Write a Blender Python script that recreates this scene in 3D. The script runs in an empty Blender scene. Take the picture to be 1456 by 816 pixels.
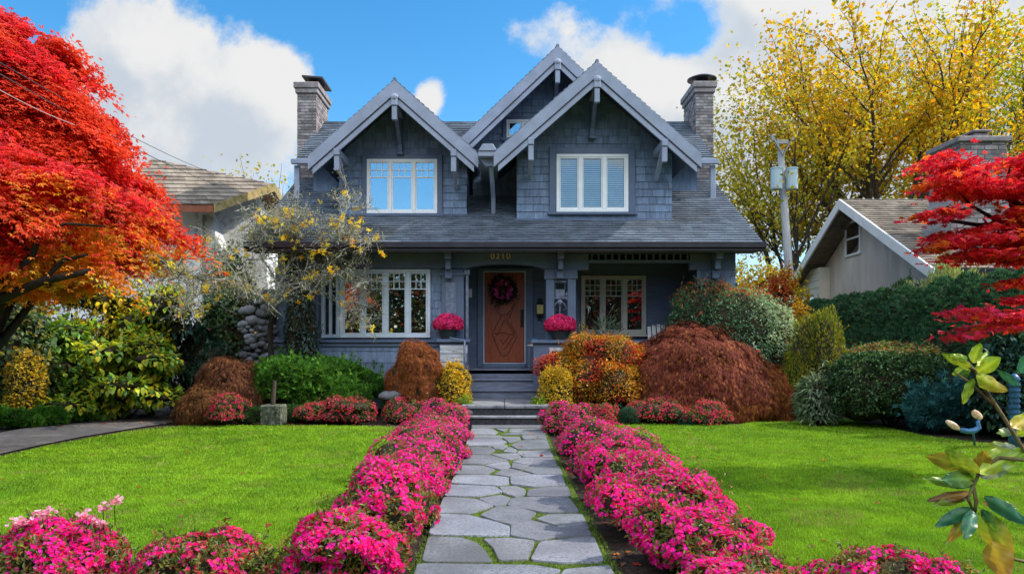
import bpy, math, random
import numpy as np
from mathutils import Vector
random.seed(7); rng = np.random.default_rng(11)
F = 1050.0; CH = 1.5                       # focal length and camera height the place was measured with
def P(px, py, Y): return ((px-718)*Y/F, Y, CH-(py-499)*Y/F)
def XP(px, Y): return (px-718)*Y/F
def ZP(py, Y): return CH-(py-499)*Y/F
sc = bpy.context.scene
COL = sc.collection
# ---------------------------------------------------------------- camera, sky, sun, exposure
cam = bpy.data.cameras.new('camera'); co = bpy.data.objects.new('camera', cam); COL.objects.link(co)
cam.sensor_width = 36; cam.lens = 36*F/1456
cam.shift_x = 10/1456; cam.shift_y = 91/1456
cam.clip_start = .05; cam.clip_end = 3000
co.location = (0, 0, CH); co.rotation_euler = (math.radians(90), 0, 0)
sc.camera = co
sc.view_settings.view_transform = 'Standard'; sc.view_settings.look = 'None'
sc.view_settings.gamma = 1; sc.view_settings.use_curve_mapping = False
EXPOSURE = 1.25
sc.view_settings.exposure = EXPOSURE
SUN = Vector((0.72, 0.06, 0.69)).normalized()
sl = bpy.data.lights.new('sun', 'SUN'); sl.energy = 2.5; sl.angle = math.radians(1.0); sl.color = (1, .93, .82)
so = bpy.data.objects.new('sun', sl); COL.objects.link(so)
so.rotation_euler = SUN.to_track_quat('Z', 'Y').to_euler(); so.location = (20, 5, 25)

class NG:
    """small helper to write node maths"""
    def __init__(s, nt): s.nt = nt
    def n(s, t, **k):
        q = s.nt.nodes.new(t)
        for a, b in k.items(): setattr(q, a, b)
        return q
    def put(s, sock, v):
        if isinstance(v, bpy.types.NodeSocket): s.nt.links.new(v, sock)
        else: sock.default_value = v
    def m(s, op, a, b=0.0, c=0.0, clamp=False):
        q = s.n('ShaderNodeMath', operation=op, use_clamp=clamp)
        for i, v in enumerate((a, b, c)): s.put(q.inputs[i], v)
        return q.outputs[0]
    def smooth(s, x, a, b):
        q = s.n('ShaderNodeMapRange', interpolation_type='SMOOTHSTEP')
        s.put(q.inputs[0], x); q.inputs[1].default_value = a; q.inputs[2].default_value = b
        q.inputs[3].default_value = 0; q.inputs[4].default_value = 1
        return q.outputs[0]
    def mix(s, f, a, b, blend='MIX'):
        q = s.n('ShaderNodeMix', data_type='RGBA', blend_type=blend)
        s.put(q.inputs[0], f); s.put(q.inputs[6], a); s.put(q.inputs[7], b)
        return q.outputs[2]
    def noise(s, vec, scale, detail=4, rough=.55, dim='3D'):
        q = s.n('ShaderNodeTexNoise', noise_dimensions=dim)
        if vec is not None: s.put(q.inputs['Vector'], vec)
        q.inputs['Scale'].default_value = scale; q.inputs['Detail'].default_value = detail; q.inputs['Roughness'].default_value = rough
        return q.outputs['Fac']
    def xyz(s, a, b, c):
        q = s.n('ShaderNodeCombineXYZ')
        for i, v in enumerate((a, b, c)): s.put(q.inputs[i], v)
        return q.outputs[0]

def make_world():
    w = bpy.data.worlds.new('World'); sc.world = w; w.use_nodes = True
    nt = w.node_tree; nt.nodes.clear(); g = NG(nt)
    out = g.n('ShaderNodeOutputWorld'); bg = g.n('ShaderNodeBackground')
    bg.inputs['Strength'].default_value = 0.15
    sky = g.n('ShaderNodeTexSky', sky_type='NISHITA', sun_disc=False)
    sky.sun_elevation = math.asin(SUN.z); sky.sun_rotation = math.atan2(SUN.x, SUN.y)
    sky.air_density = 1.0; sky.dust_density = .3; sky.ozone_density = 2.5; sky.altitude = 300
    hs = g.n('ShaderNodeHueSaturation'); hs.inputs['Saturation'].default_value = 1.34; hs.inputs['Value'].default_value = SKYV
    hs.inputs['Hue'].default_value = .492
    nt.links.new(sky.outputs[0], hs.inputs['Color'])
    tc = g.n('ShaderNodeTexCoord'); sp = g.n('ShaderNodeSeparateXYZ'); nt.links.new(tc.outputs['Generated'], sp.inputs[0])
    yy = g.m('MAXIMUM', g.m('ABSOLUTE', sp.outputs[1]), .22)
    U = g.m('DIVIDE', sp.outputs[0], yy); V = g.m('DIVIDE', sp.outputs[2], yy)
    # banks of cumulus: centre (u, v), radii, weight; seen from the garden they stand above the roofs
    banks = [(300,185,165,120,.8), (160,60,100,80,.45), (60,230,200,150,.8), (385,120,60,58,.62), (606,142,36,42,.85),
             (640,215,50,22,.5), (880,90,130,90,.62), (760,50,60,50,.3), (1070,110,100,100,.62), (1130,240,170,140,.8),
             (930,190,150,60,.6), (1060,-10,110,40,.4), (1300,60,200,120,.55), (1500,200,260,250,.8), (480,66,24,16,.22),
             (-300,150,200,160,.8), (545,38,45,18,.18), (700,150,30,40,.2), (400,-260,300,120,.7), (1000,-330,260,150,.7), (2000,100,250,200,.8)]
    def density(u, v):
        vec = g.xyz(u, v, .37)
        d = None
        for cx, cy, rx, ry, wt in banks:
            cu = (cx-718)/F; cv = (499-cy)/F
            a = g.m('DIVIDE', g.m('SUBTRACT', u, cu), rx/F); b = g.m('DIVIDE', g.m('SUBTRACT', v, cv), ry/F)
            r = g.m('ADD', g.m('MULTIPLY', a, a), g.m('MULTIPLY', b, b))
            e = g.m('MULTIPLY', g.m('EXPONENT', g.m('MULTIPLY', r, -.9)), wt)
            d = e if d is None else g.m('ADD', d, e)
        # the blue hole in the right-hand bank and the clear strip in the middle
        for cx, cy, rx, ry, wt in [(975,55,60,45,.5), (540,90,110,150,.35), (60,40,60,50,.3)]:
            cu = (cx-718)/F; cv = (499-cy)/F
            a = g.m('DIVIDE', g.m('SUBTRACT', u, cu), rx/F); b = g.m('DIVIDE', g.m('SUBTRACT', v, cv), ry/F)
            r = g.m('ADD', g.m('MULTIPLY', a, a), g.m('MULTIPLY', b, b))
            d = g.m('SUBTRACT', d, g.m('MULTIPLY', g.m('EXPONENT', g.m('MULTIPLY', r, -1.0)), wt))
        n1 = g.noise(vec, 7, 11, .60); n2 = g.noise(vec, 2.6, 3, .5)
        return g.m('ADD', d, g.m('ADD', g.m('MULTIPLY', g.m('SUBTRACT', n1, .5), 1.5), g.m('MULTIPLY', g.m('SUBTRACT', n2, .5), .6)))
    D0 = density(U, V)
    D1 = density(g.m('ADD', U, .035), g.m('ADD', V, .045))
    cover = g.smooth(D0, .30, .58)
    lit = g.smooth(g.m('SUBTRACT', D0, D1), -.16, .50)
    thick = g.smooth(D0, .38, .85)
    grey = g.mix(thick, (.80, .88, .97, 1), (.68, .76, .86, 1))
    ccol = g.mix(lit, grey, (1.0, 1.0, 1.0, 1))
    cl = g.n('ShaderNodeVectorMath', operation='SCALE'); nt.links.new(ccol, cl.inputs[0]); cl.inputs['Scale'].default_value = CLOUDV
    up = g.smooth(sp.outputs[2], -.02, .06)
    # unseen cloud bank added behind the viewer, brightened as fill for the shaded front
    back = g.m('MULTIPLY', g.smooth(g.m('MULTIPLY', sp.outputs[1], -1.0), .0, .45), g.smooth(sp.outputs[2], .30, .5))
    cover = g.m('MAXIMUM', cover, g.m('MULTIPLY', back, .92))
    g.put(cl.inputs['Scale'], g.m('MULTIPLY', g.m('ADD', g.m('MULTIPLY', back, BACK_FILL), 1.0), CLOUDV))
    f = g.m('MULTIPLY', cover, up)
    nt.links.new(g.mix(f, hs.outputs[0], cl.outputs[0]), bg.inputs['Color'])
    nt.links.new(bg.outputs[0], out.inputs[0])
SKYV = .66; BACK_FILL = 3.4; CLOUDV = 2.4
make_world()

# ---------------------------------------------------------------- materials
def new_mat(name):
    m = bpy.data.materials.new(name); m.use_nodes = True; nt = m.node_tree; nt.nodes.clear()
    g = NG(nt); out = g.n('ShaderNodeOutputMaterial'); b = g.n('ShaderNodeBsdfPrincipled'); nt.links.new(b.outputs[0], out.inputs[0])
    return m, g, b, out
def surf(name, col, rough=.6, var=.15, scale=6, bump=.0, bscale=60, spec=.4, metal=0, tint=False, stretch=None, col2=None, c2s=2.0, c2lo=.5, c2hi=.65):
    """a weathered solid colour: broad and fine noise in the colour, grain in the relief, optional per-piece tint"""
    m, g, b, out = new_mat(name)
    tc = g.n('ShaderNodeTexCoord').outputs['Object']
    if stretch:
        mp = g.n('ShaderNodeMapping'); g.put(mp.inputs[0], tc); mp.inputs['Scale'].default_value = stretch; tc = mp.outputs[0]
    n = g.noise(tc, scale, 6, .6)
    lo = tuple(c*(1-var) for c in col)+(1,); hi = tuple(min(1, c*(1+var)) for c in col)+(1,)
    c = g.mix(g.smooth(n, .3, .7), lo, hi)
    if col2: c = g.mix(g.smooth(g.noise(tc, c2s, 5, .65), c2lo, c2hi), c, tuple(col2)+(1,))
    if tint:
        at = g.n('ShaderNodeAttribute', attribute_name='Col'); c = g.mix(1.0, c, at.outputs['Color'], 'MULTIPLY')
    g.put(b.inputs['Base Color'], c); b.inputs['Metallic'].default_value = metal
    g.put(b.inputs['Roughness'], g.m('ADD', g.m('MULTIPLY', g.m('SUBTRACT', n, .5), .3), rough, clamp=True))
    b.inputs['Specular IOR Level'].default_value = spec
    if bump:
        q = g.n('ShaderNodeBump'); q.inputs['Strength'].default_value = bump; q.inputs['Distance'].default_value = .02
        g.put(q.inputs['Height'], g.noise(tc, bscale, 5, .65)); g.put(b.inputs['Normal'], q.outputs[0])
    return m
def leafy(name, trans=.4, rough=.45, spec=.35):
    m, g, b, out = new_mat(name)
    at = g.n('ShaderNodeAttribute', attribute_name='Col')
    g.put(b.inputs['Base Color'], at.outputs['Color']); b.inputs['Roughness'].default_value = rough
    b.inputs['Specular IOR Level'].default_value = spec
    t = g.n('ShaderNodeBsdfTranslucent'); br = g.mix(1.0, at.outputs['Color'], (1.3, 1.25, .8, 1), 'MULTIPLY'); g.put(t.inputs[0], br)
    mx = g.n('ShaderNodeMixShader'); mx.inputs[0].default_value = trans
    g.nt.links.new(b.outputs[0], mx.inputs[1]); g.nt.links.new(t.outputs[0], mx.inputs[2]); g.nt.links.new(mx.outputs[0], out.inputs[0])
    return m
def glass(name, tint=(.02, .025, .03), see=.35):
    m, g, b, out = new_mat(name)
    b.inputs['Base Color'].default_value = tint+(1,); b.inputs['Roughness'].default_value = .02; b.inputs['Specular IOR Level'].default_value = .9
    tc = g.n('ShaderNodeTexCoord').outputs['Object']
    q = g.n('ShaderNodeBump'); q.inputs['Strength'].default_value = .02; q.inputs['Distance'].default_value = .05
    g.put(q.inputs['Height'], g.noise(tc, 1.6, 2)); 
    gl = g.n('ShaderNodeBsdfGlossy'); gl.inputs['Roughness'].default_value = .015; g.put(gl.inputs['Normal'], q.outputs[0])
    gl.inputs['Color'].default_value = (.95, .97, 1, 1)
    tr = g.n('ShaderNodeBsdfTransparent'); tr.inputs[0].default_value = (.93, .96, .97, 1)
    fr = g.n('ShaderNodeFresnel'); fr.inputs['IOR'].default_value = 1.5
    mx = g.n('ShaderNodeMixShader'); g.put(mx.inputs[0], g.m('ADD', g.m('MULTIPLY', fr.outputs[0], 1.6), see, clamp=True))
    g.nt.links.new(tr.outputs[0], mx.inputs[1]); g.nt.links.new(gl.outputs[0], mx.inputs[2]); g.nt.links.new(mx.outputs[0], out.inputs[0])
    return m
M = {}
M['leaf'] = leafy('leaf', .38); M['petal'] = leafy('petal', .45, .6, .15); M['needle'] = leafy('needle', .28, .7, .08); M['maple'] = leafy('maple_leaf', .5, .5, .25)
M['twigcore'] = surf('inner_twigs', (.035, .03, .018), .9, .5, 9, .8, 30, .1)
M['bark'] = surf('bark', (.07, .055, .042), .9, .4, 12, .9, 40, .15, stretch=(1, 1, .3))
M['darkbark'] = surf('dark_bark', (.028, .022, .018), .9, .4, 12, .9, 40, .15, stretch=(1, 1, .3))
M['lichen'] = surf('lichened_bark', (.20, .19, .16), .9, .35, 14, .9, 40, .15, col2=(.42, .43, .38), c2s=9, c2lo=.48, c2hi=.6)
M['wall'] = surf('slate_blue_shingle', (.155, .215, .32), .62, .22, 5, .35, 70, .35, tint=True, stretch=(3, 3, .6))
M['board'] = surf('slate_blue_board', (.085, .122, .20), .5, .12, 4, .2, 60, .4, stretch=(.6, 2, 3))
M['bluetrim'] = surf('blue_trim_paint', (.095, .13, .21), .45, .1, 3, .15, 60, .45)
M['rake'] = surf('grey_rake_paint', (.26, .295, .39), .55, .12, 3, .2, 50, .4)
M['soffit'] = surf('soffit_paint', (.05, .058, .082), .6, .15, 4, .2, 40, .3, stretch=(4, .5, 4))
M['roof'] = surf('asphalt_shingle', (.125, .152, .19), .42, .22, 3, .6, 160, .6, tint=True, col2=(.075, .08, .088), c2s=.55, c2lo=.5, c2hi=.72)
M['brick'] = surf('grey_brick', (.27, .235, .235), .85, .25, 5, .7, 90, .2, tint=True, col2=(.34, .33, .33), c2s=3, c2lo=.52, c2hi=.7)
M['mortar'] = surf('mortar', (.30, .28, .27), .9, .2, 8, .5, 60, .2)
M['gutter'] = surf('gutter_metal', (.022, .018, .026), .35, .15, 4, .05, 30, .5)
M['white'] = surf('white_window_paint', (.78, .80, .82), .45, .05, 4, .05, 60, .4)
M['greywhite'] = surf('pale_blue_window_paint', (.50, .57, .66), .45, .08, 4, .05, 60, .4)
M['cream'] = surf('cream_window_paint', (.46, .44, .38), .5, .08, 4, .05, 60, .4)
M['blind'] = surf('blind_slat', (.80, .84, .86), .5, .05, 4, 0, 10, .4)
M['dark'] = surf('dark_room', (.012, .012, .014), .8, .3, 2, 0, 10, .2)
M['redreflect'] = surf('painted_red_reflection', (.06, .012, .02), .9, .6, 7, .3, 20, .2, col2=(.012, .01, .012), c2s=4, c2lo=.42, c2hi=.6)  # red window reflection painted onto the board behind the porch panes
M['glass'] = glass('window_glass'); M['glass_sky'] = glass('window_glass_bright', see=.5); M['glass_dim'] = glass('window_glass_dim', see=.06)
M['door'] = surf('varnished_door_wood', (.27, .062, .026), .38, .28, 5, .25, 40, .45, stretch=(9, 9, .8))
M['carve'] = surf('carved_groove_wood', (.13, .035, .014), .5, .3, 8, .2, 40, .4)
M['iron'] = surf('black_iron', (.015, .015, .017), .4, .3, 8, .1, 60, .5, metal=.4)
M['steel'] = surf('blue_grey_metal', (.16, .19, .27), .45, .25, 12, .1, 60, .5, metal=.3)
M['step'] = surf('blue_step_paint', (.115, .135, .19), .5, .25, 5, .15, 40, .4, stretch=(.7, 3, 3))
M['stone'] = surf('flagstone', (.215, .225, .25), .72, .28, 1.6, .6, 140, .4, tint=True, col2=(.13, .135, .15), c2s=45, c2lo=.48, c2hi=.62)
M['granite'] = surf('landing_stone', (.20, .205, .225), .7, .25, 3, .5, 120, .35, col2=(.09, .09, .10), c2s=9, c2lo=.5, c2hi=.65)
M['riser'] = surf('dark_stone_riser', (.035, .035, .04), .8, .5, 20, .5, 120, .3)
M['moss'] = surf('moss', (.10, .16, .025), .95, .45, 14, 1, 120, .1, col2=(.05, .06, .02), c2s=5)
M['soil'] = surf('dark_soil', (.045, .032, .024), .95, .5, 9, 1, 70, .15, col2=(.06, .045, .032), c2s=24)
M['lawn'] = surf('lawn_turf', (.14, .25, .012), .95, .25, 3, 1, 90, .1)
M['ground'] = surf('rough_ground', (.045, .06, .022), .95, .4, .6, .6, 8, .1)
M['asphalt'] = surf('driveway_asphalt', (.105, .098, .095), .85, .22, 8, .6, 150, .25, col2=(.16, .15, .145), c2s=1.2)
M['rock'] = surf('grey_boulder', (.30, .31, .35), .8, .25, 4, .8, 50, .3, tint=True)
M['darkgap'] = surf('stone_wall_mortar', (.022, .022, .022), .95, .4, 8, .5, 40, .1)
M['pot'] = surf('dark_planter', (.018, .028, .035), .5, .2, 8, .1, 40, .4)
M['stucco'] = surf('grey_stucco', (.60, .53, .46), .85, .12, 2, .4, 60, .25, col2=(.46, .42, .37), c2s=1.1, stretch=(1, 1, .35))
M['siding'] = surf('cream_siding', (.62, .58, .48), .7, .06, 3, .2, 50, .3)
M['fascia'] = surf('white_fascia', (.70, .69, .68), .6, .08, 3, .1, 40, .3)
M['brownroof'] = surf('brown_shingle', (.22, .185, .15), .85, .3, 3, .6, 120, .2, tint=True, col2=(.09, .08, .07), c2s=1.2, c2lo=.52, c2hi=.7)
M['whitewash'] = surf('white_plaster', (.82, .83, .83), .85, .08, 2, .4, 40, .25, col2=(.5, .5, .5), c2s=2)
M['tanboard'] = surf('mossy_tan_board', (.36, .27, .12), .8, .25, 8, .3, 40, .25, col2=(.16, .17, .05), c2s=6)
M['redwood'] = surf('reddish_eave', (.26, .09, .045), .7, .2, 5, .2, 40, .3)
M['polewood'] = surf('weathered_pole', (.34, .34, .34), .85, .2, 6, .5, 50, .2, stretch=(4, 4, .4))
M['transformer'] = surf('transformer_paint', (.36, .47, .50), .5, .08, 6, .05, 40, .4)
M['wire'] = surf('cable', (.05, .05, .05), .6, .1, 4, 0, 10, .3)
M['wirepale'] = surf('bare_cable', (.5, .45, .45), .5, .1, 4, 0, 10, .4)
M['gold'] = surf('brass_numeral', (.80, .58, .22), .4, .1, 20, 0, 10, .5)
M['lampglass'] = surf('amber_lantern_glass', (.72, .6, .2), .35, .2, 20, .05, 40, .5)
M['blueglaze'] = surf('blue_glaze', (.05, .17, .33), .3, .15, 12, .1, 40, .5)
M['tan'] = surf('tan_spoon', (.62, .40, .24), .6, .25, 25, .2, 60, .35, col2=(.75, .68, .6), c2s=14)
M['terracotta'] = surf('orange_box', (.42, .15, .06), .6, .2, 10, .1, 60, .35)
M['weathered'] = surf('weathered_white_board', (.50, .52, .54), .8, .15, 8, .4, 50, .25, stretch=(.6, 3, 4), col2=(.24, .25, .27), c2s=5)
M['deadleaf'] = leafy('fallen_leaf', .2, .7, .2)

# ---------------------------------------------------------------- mesh helpers
class MB:
    def __init__(s): s.V = []; s.F = []; s.C = []
    def add(s, vs, fs, c=1.0):
        o = len(s.V); s.V += [tuple(v) for v in vs]; s.F += [tuple(i+o for i in f) for f in fs]
        c = (c, c, c) if not hasattr(c, '__len__') else c
        s.C += [c]*len(vs)
    def box(s, x0, x1, y0, y1, z0, z1, c=1.0):
        v = [(x, y, z) for z in (z0, z1) for y in (y0, y1) for x in (x0, x1)]
        s.add(v, [(0, 2, 3, 1), (4, 5, 7, 6), (0, 1, 5, 4), (2, 6, 7, 3), (0, 4, 6, 2), (1, 3, 7, 5)], c); return s
    def prism(s, poly, y0, y1, axis='y', c=1.0):
        """poly in (x,z) extruded along y, or in (y,z) extruded along x, or (x,y) along z"""
        n = len(poly)
        def q(p, t): return (p[0], t, p[1]) if axis == 'y' else (t, p[0], p[1]) if axis == 'x' else (p[0], p[1], t)
        v = [q(p, y0) for p in poly]+[q(p, y1) for p in poly]
        s.add(v, [tuple(range(n)), tuple(range(2*n-1, n-1, -1))]+[(i, i+n, (i+1) % n+n, (i+1) % n) for i in range(n)], c); return s
    def hexa(s, q, n, t, c=1.0):
        """a slab: quad q pushed along vector n by t"""
        q = [Vector(p) for p in q]; n = Vector(n)*t
        s.add(q+[p+n for p in q], [(3, 2, 1, 0), (4, 5, 6, 7)]+[(i, (i+1) % 4, (i+1) % 4+4, i+4) for i in range(4)], c); return s
    def tube(s, pts, rad, n=6, c=1.0, cap=True):
        pts = [Vector(p) for p in pts]
        if not hasattr(rad, '__len__'): rad = [rad]*len(pts)
        vs = []; up = None
        for i, p in enumerate(pts):
            d = (pts[min(i+1, len(pts)-1)]-pts[max(i-1, 0)])
            d = d.normalized() if d.length > 1e-9 else Vector((0, 0, 1))
            if up is None: up = d.orthogonal().normalized()
            up = (up-d*up.dot(d)); up = up.normalized() if up.length > 1e-6 else d.orthogonal().normalized()
            w = d.cross(up)
            for k in range(n):
                a = 2*math.pi*k/n; vs.append(p+(up*math.cos(a)+w*math.sin(a))*rad[i])
        fs = [(i*n+k, i*n+(k+1) % n, (i+1)*n+(k+1) % n, (i+1)*n+k) for i in range(len(pts)-1) for k in range(n)]
        if cap: fs += [tuple(range(n-1, -1, -1)), tuple((len(pts)-1)*n+k for k in range(n))]
        s.add(vs, fs, c); return s
    def lathe(s, prof, cx, cy, n=20, c=1.0):
        """prof: (radius, z) from bottom to top"""
        vs = [(cx+r*math.cos(2*math.pi*k/n), cy+r*math.sin(2*math.pi*k/n), z) for r, z in prof for k in range(n)]
        fs = [(i*n+k, i*n+(k+1) % n, (i+1)*n+(k+1) % n, (i+1)*n+k) for i in range(len(prof)-1) for k in range(n)]
        fs += [tuple(range(n-1, -1, -1)), tuple((len(prof)-1)*n+k for k in range(n))]
        s.add(vs, fs, c); return s
    def blob(s, c, r, nu=10, nv=7, jit=.12, col=1.0, seed=None):
        """a lumpy closed ellipsoid"""
        cx, cy, cz = c; rx, ry, rz = r; vs = []
        ph = [random.random()*6 for _ in range(6)]
        def rr(a, b): return 1+jit*(math.sin(2*a+ph[0])*math.cos(b*1.5+ph[1])+.6*math.sin(3*a+ph[2]+2*b)+.5*math.sin(5*a+ph[3])*math.sin(3*b+ph[4]))
        for j in range(1, nv):
            b = -math.pi/2+math.pi*j/nv
            for k in range(nu):
                a = 2*math.pi*k/nu; q = rr(a, b)
                vs.append((cx+rx*q*math.cos(b)*math.cos(a), cy+ry*q*math.cos(b)*math.sin(a), cz+rz*q*math.sin(b)))
        vs += [(cx, cy, cz-rz), (cx, cy, cz+rz)]; B = len(vs)-2
        fs = [(j*nu+k, j*nu+(k+1) % nu, (j+1)*nu+(k+1) % nu, (j+1)*nu+k) for j in range(nv-2) for k in range(nu)]
        fs += [(B, (k+1) % nu, k) for k in range(nu)]+[(B+1, (nv-2)*nu+k, (nv-2)*nu+(k+1) % nu) for k in range(nu)]
        s.add(vs, fs, col); return s

BASE = {}
def mesh_np(name, V, faces, C=None, smooth=False):
    me = bpy.data.meshes.new(name)
    V = np.asarray(V, np.float32); me.vertices.add(len(V)); me.vertices.foreach_set('co', V.ravel())
    if isinstance(faces, list):
        tot = np.array([len(f) for f in faces], np.int32); idx = np.fromiter((i for f in faces for i in f), np.int32)
    else:
        tot = np.full(len(faces), faces.shape[1], np.int32); idx = faces.astype(np.int32).ravel()
    me.loops.add(len(idx)); me.loops.foreach_set('vertex_index', idx)
    me.polygons.add(len(tot)); st = np.zeros(len(tot), np.int32); st[1:] = np.cumsum(tot)[:-1]
    me.polygons.foreach_set('loop_start', st)
    me.polygons.foreach_set('loop_total', tot)
    me.polygons.foreach_set('use_smooth', np.full(len(tot), smooth))
    if C is not None:
        a = me.color_attributes.new('Col', 'FLOAT_COLOR', 'POINT')
        c4 = np.ones((len(V), 4), np.float32); c4[:, :3] = np.asarray(C, np.float32); a.data.foreach_set('color', c4.ravel())
    me.update(calc_edges=True); me.validate()
    return me
def link(name, me, mat, parent=None, base=None, bevel=0):
    o = bpy.data.objects.new(name, me); COL.objects.link(o)
    if me is not None and mat is not None: me.materials.append(mat)
    if parent is not None: o.parent = parent; BASE[o] = BASE[parent]
    elif base is not None: o.location = base; BASE[o] = base
    if bevel:
        b = o.modifiers.new('bevel', 'BEVEL'); b.width = bevel; b.segments = 1; b.limit_method = 'ANGLE'; b.angle_limit = math.radians(40)
    return o
def obj(name, mb, mat, parent=None, base=None, smooth=False, bevel=0):
    """links an MB written in world coordinates as one mesh object under parent (or standing alone at base)"""
    b = np.array(BASE[parent] if parent is not None else (base or (0, 0, 0)), np.float32)
    me = mesh_np(name, np.array(mb.V, np.float32)-b, mb.F, mb.C, smooth)
    return link(name, me, mat, parent, base or (0, 0, 0), bevel)
def tag(o, label=None, cat=None, group=None, kind=None):
    if label: o['label'] = label
    if cat: o['category'] = cat
    if group: o['group'] = group
    if kind: o['kind'] = kind
    return o
def thing(name, label, cat, base, group=None):
    o = bpy.data.objects.new(name, None); COL.objects.link(o); o.location = base; BASE[o] = tuple(base); o.empty_display_size = .2
    return tag(o, label, cat, group)

def clip(poly, ax, val, keep_less):
    out = []
    for i in range(len(poly)):
        a, b = poly[i], poly[(i+1) % len(poly)]
        ia = (a[ax] <= val) if keep_less else (a[ax] >= val); ib = (b[ax] <= val) if keep_less else (b[ax] >= val)
        if ia: out.append(a)
        if ia != ib:
            t = (val-a[ax])/(b[ax]-a[ax]); out.append((a[0]+t*(b[0]-a[0]), a[1]+t*(b[1]-a[1])))
    return out
def cells(mb, poly, O, U, V, course, width, gap=.005, tilt=.014, jit=.004, base=.004, wvar=.35, tint=(.8, 1.15), bond=False, ragged=0):
    """covers a convex polygon (u,v) with separate overlapping shingles or bricks that stand off the surface"""
    O, U, V = Vector(O), Vector(U), Vector(V); N = U.cross(V).normalized()
    v0 = min(p[1] for p in poly); v1 = max(p[1] for p in poly); r = 0
    while v0 < v1-1e-4:
        st = clip(clip(poly, 1, v0, False), 1, v0+course-(gap if bond else 0), True)
        if len(st) >= 3:
            u0 = min(p[0] for p in st); u1 = max(p[0] for p in st)
            u = min(p[0] for p in poly)-(width*.5 if (bond and r % 2) else 0 if bond else random.random()*width)
            while u < u1:
                w = width*(1 if bond else 1+random.uniform(-wvar, wvar))
                if u+w > u0:
                    c = clip(clip(st, 0, u+gap/2, False), 0, u+w-gap/2, True)
                    if len(c) >= 3:
                        h = base+random.random()*jit; dz = random.uniform(-ragged, ragged)
                        n = len(c)
                        top = [O+U*p[0]+V*(p[1]+(dz if abs(p[1]-v0) < 1e-6 else 0))+N*(h+tilt*(1-(p[1]-v0)/course)) for p in c]
                        bot = [O+U*p[0]+V*p[1]-N*.002 for p in c]
                        mb.add(top+bot, [tuple(range(n))]+[(i, i+n, (i+1) % n+n, (i+1) % n) for i in range(n)], random.uniform(*tint))
                u += w
        v0 += course; r += 1
    return mb

# ---------------------------------------------------------------- foliage helpers
def unit(a): return a/np.maximum(np.linalg.norm(a, axis=-1, keepdims=True), 1e-9)
def hash3(i):
    i = i.astype(np.int64); h = (i[..., 0]*374761393+i[..., 1]*668265263+i[..., 2]*2147483647+1013904223) & 0xffffffff
    h = ((h ^ (h >> 13))*1274126177) & 0xffffffff; h = h ^ (h >> 16)
    return (h & 0xffff)/65535.0
def vnoise(p):
    i = np.floor(p); f = p-i; f = f*f*(3-2*f); r = 0
    for dx in (0, 1):
        for dy in (0, 1):
            for dz in (0, 1):
                w = (f[:, 0] if dx else 1-f[:, 0])*(f[:, 1] if dy else 1-f[:, 1])*(f[:, 2] if dz else 1-f[:, 2])
                r = r+w*hash3(i+np.array([dx, dy, dz]))
    return r
def pick(pal, n, jitter=.25):
    w = np.array([p[1] for p in pal], float); w /= w.sum()
    c = np.array([p[0] for p in pal], float)[rng.choice(len(pal), n, p=w)]
    return np.clip(c*(1+rng.uniform(-jitter, jitter, (n, 1))), 0, 1)
def leafmesh(pos, axis, nrm, L, W, col, lobes=1, spread=2*math.pi, fold=.3, droop=.15, wide=.45):
    """every leaf or petal is a folded, pointed face; lobes > 1 fans several round the normal"""
    n = len(pos); axis = unit(axis); side = unit(np.cross(nrm, axis)); nrm = unit(np.cross(axis, side))
    L = np.broadcast_to(np.asarray(L, float), (n,))[:, None]; W = np.broadcast_to(np.asarray(W, float), (n,))[:, None]
    Vs = []; Cs = []
    for k in range(lobes):
        a = 0 if lobes == 1 else (spread*k/lobes if spread > 6 else -spread/2+spread*k/(lobes-1))
        ax = axis*math.cos(a)+side*math.sin(a); sd = side*math.cos(a)-axis*math.sin(a)
        l = L*(1 if lobes == 1 or spread > 6 else (1-.25*abs(a)/spread))
        b = pos; t = pos+ax*l-nrm*l*droop
        e1 = pos+ax*l*wide+sd*W/2+nrm*W*fold/2; e2 = pos+ax*l*wide-sd*W/2+nrm*W*fold/2
        Vs.append(np.stack([b, e2, t, e1], 1).reshape(-1, 3)); Cs.append(np.repeat(col, 4, 0))
    V = np.concatenate(Vs); return V, np.arange(len(V)).reshape(-1, 4), np.concatenate(Cs)
def bigleaf(pos, axis, nrm, L, W, col, droop=.3):
    """broad evergreen leaf: a curved blade of four bands"""
    n = len(pos); axis = unit(axis); side = unit(np.cross(nrm, axis)); nrm = unit(np.cross(axis, side))
    L = np.broadcast_to(np.asarray(L, float), (n,))[:, None]; W = np.broadcast_to(np.asarray(W, float), (n,))[:, None]
    rows = []
    for t, w in ((0, .06), (.25, .75), (.55, 1.), (.82, .6), (1., .04)):
        c = pos+axis*L*t-nrm*L*droop*t*t
        rows += [c-side*W*w/2+nrm*W*w*.12, c+side*W*w/2+nrm*W*w*.12]
    V = np.stack(rows, 1).reshape(-1, 3)
    q = np.array([[0, 1, 3, 2], [2, 3, 5, 4], [4, 5, 7, 6], [6, 7, 9, 8]])
    Fc = (np.arange(n)[:, None, None]*10+q[None]).reshape(-1, 4)
    return V, Fc, np.repeat(col, 10, 0)
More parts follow.
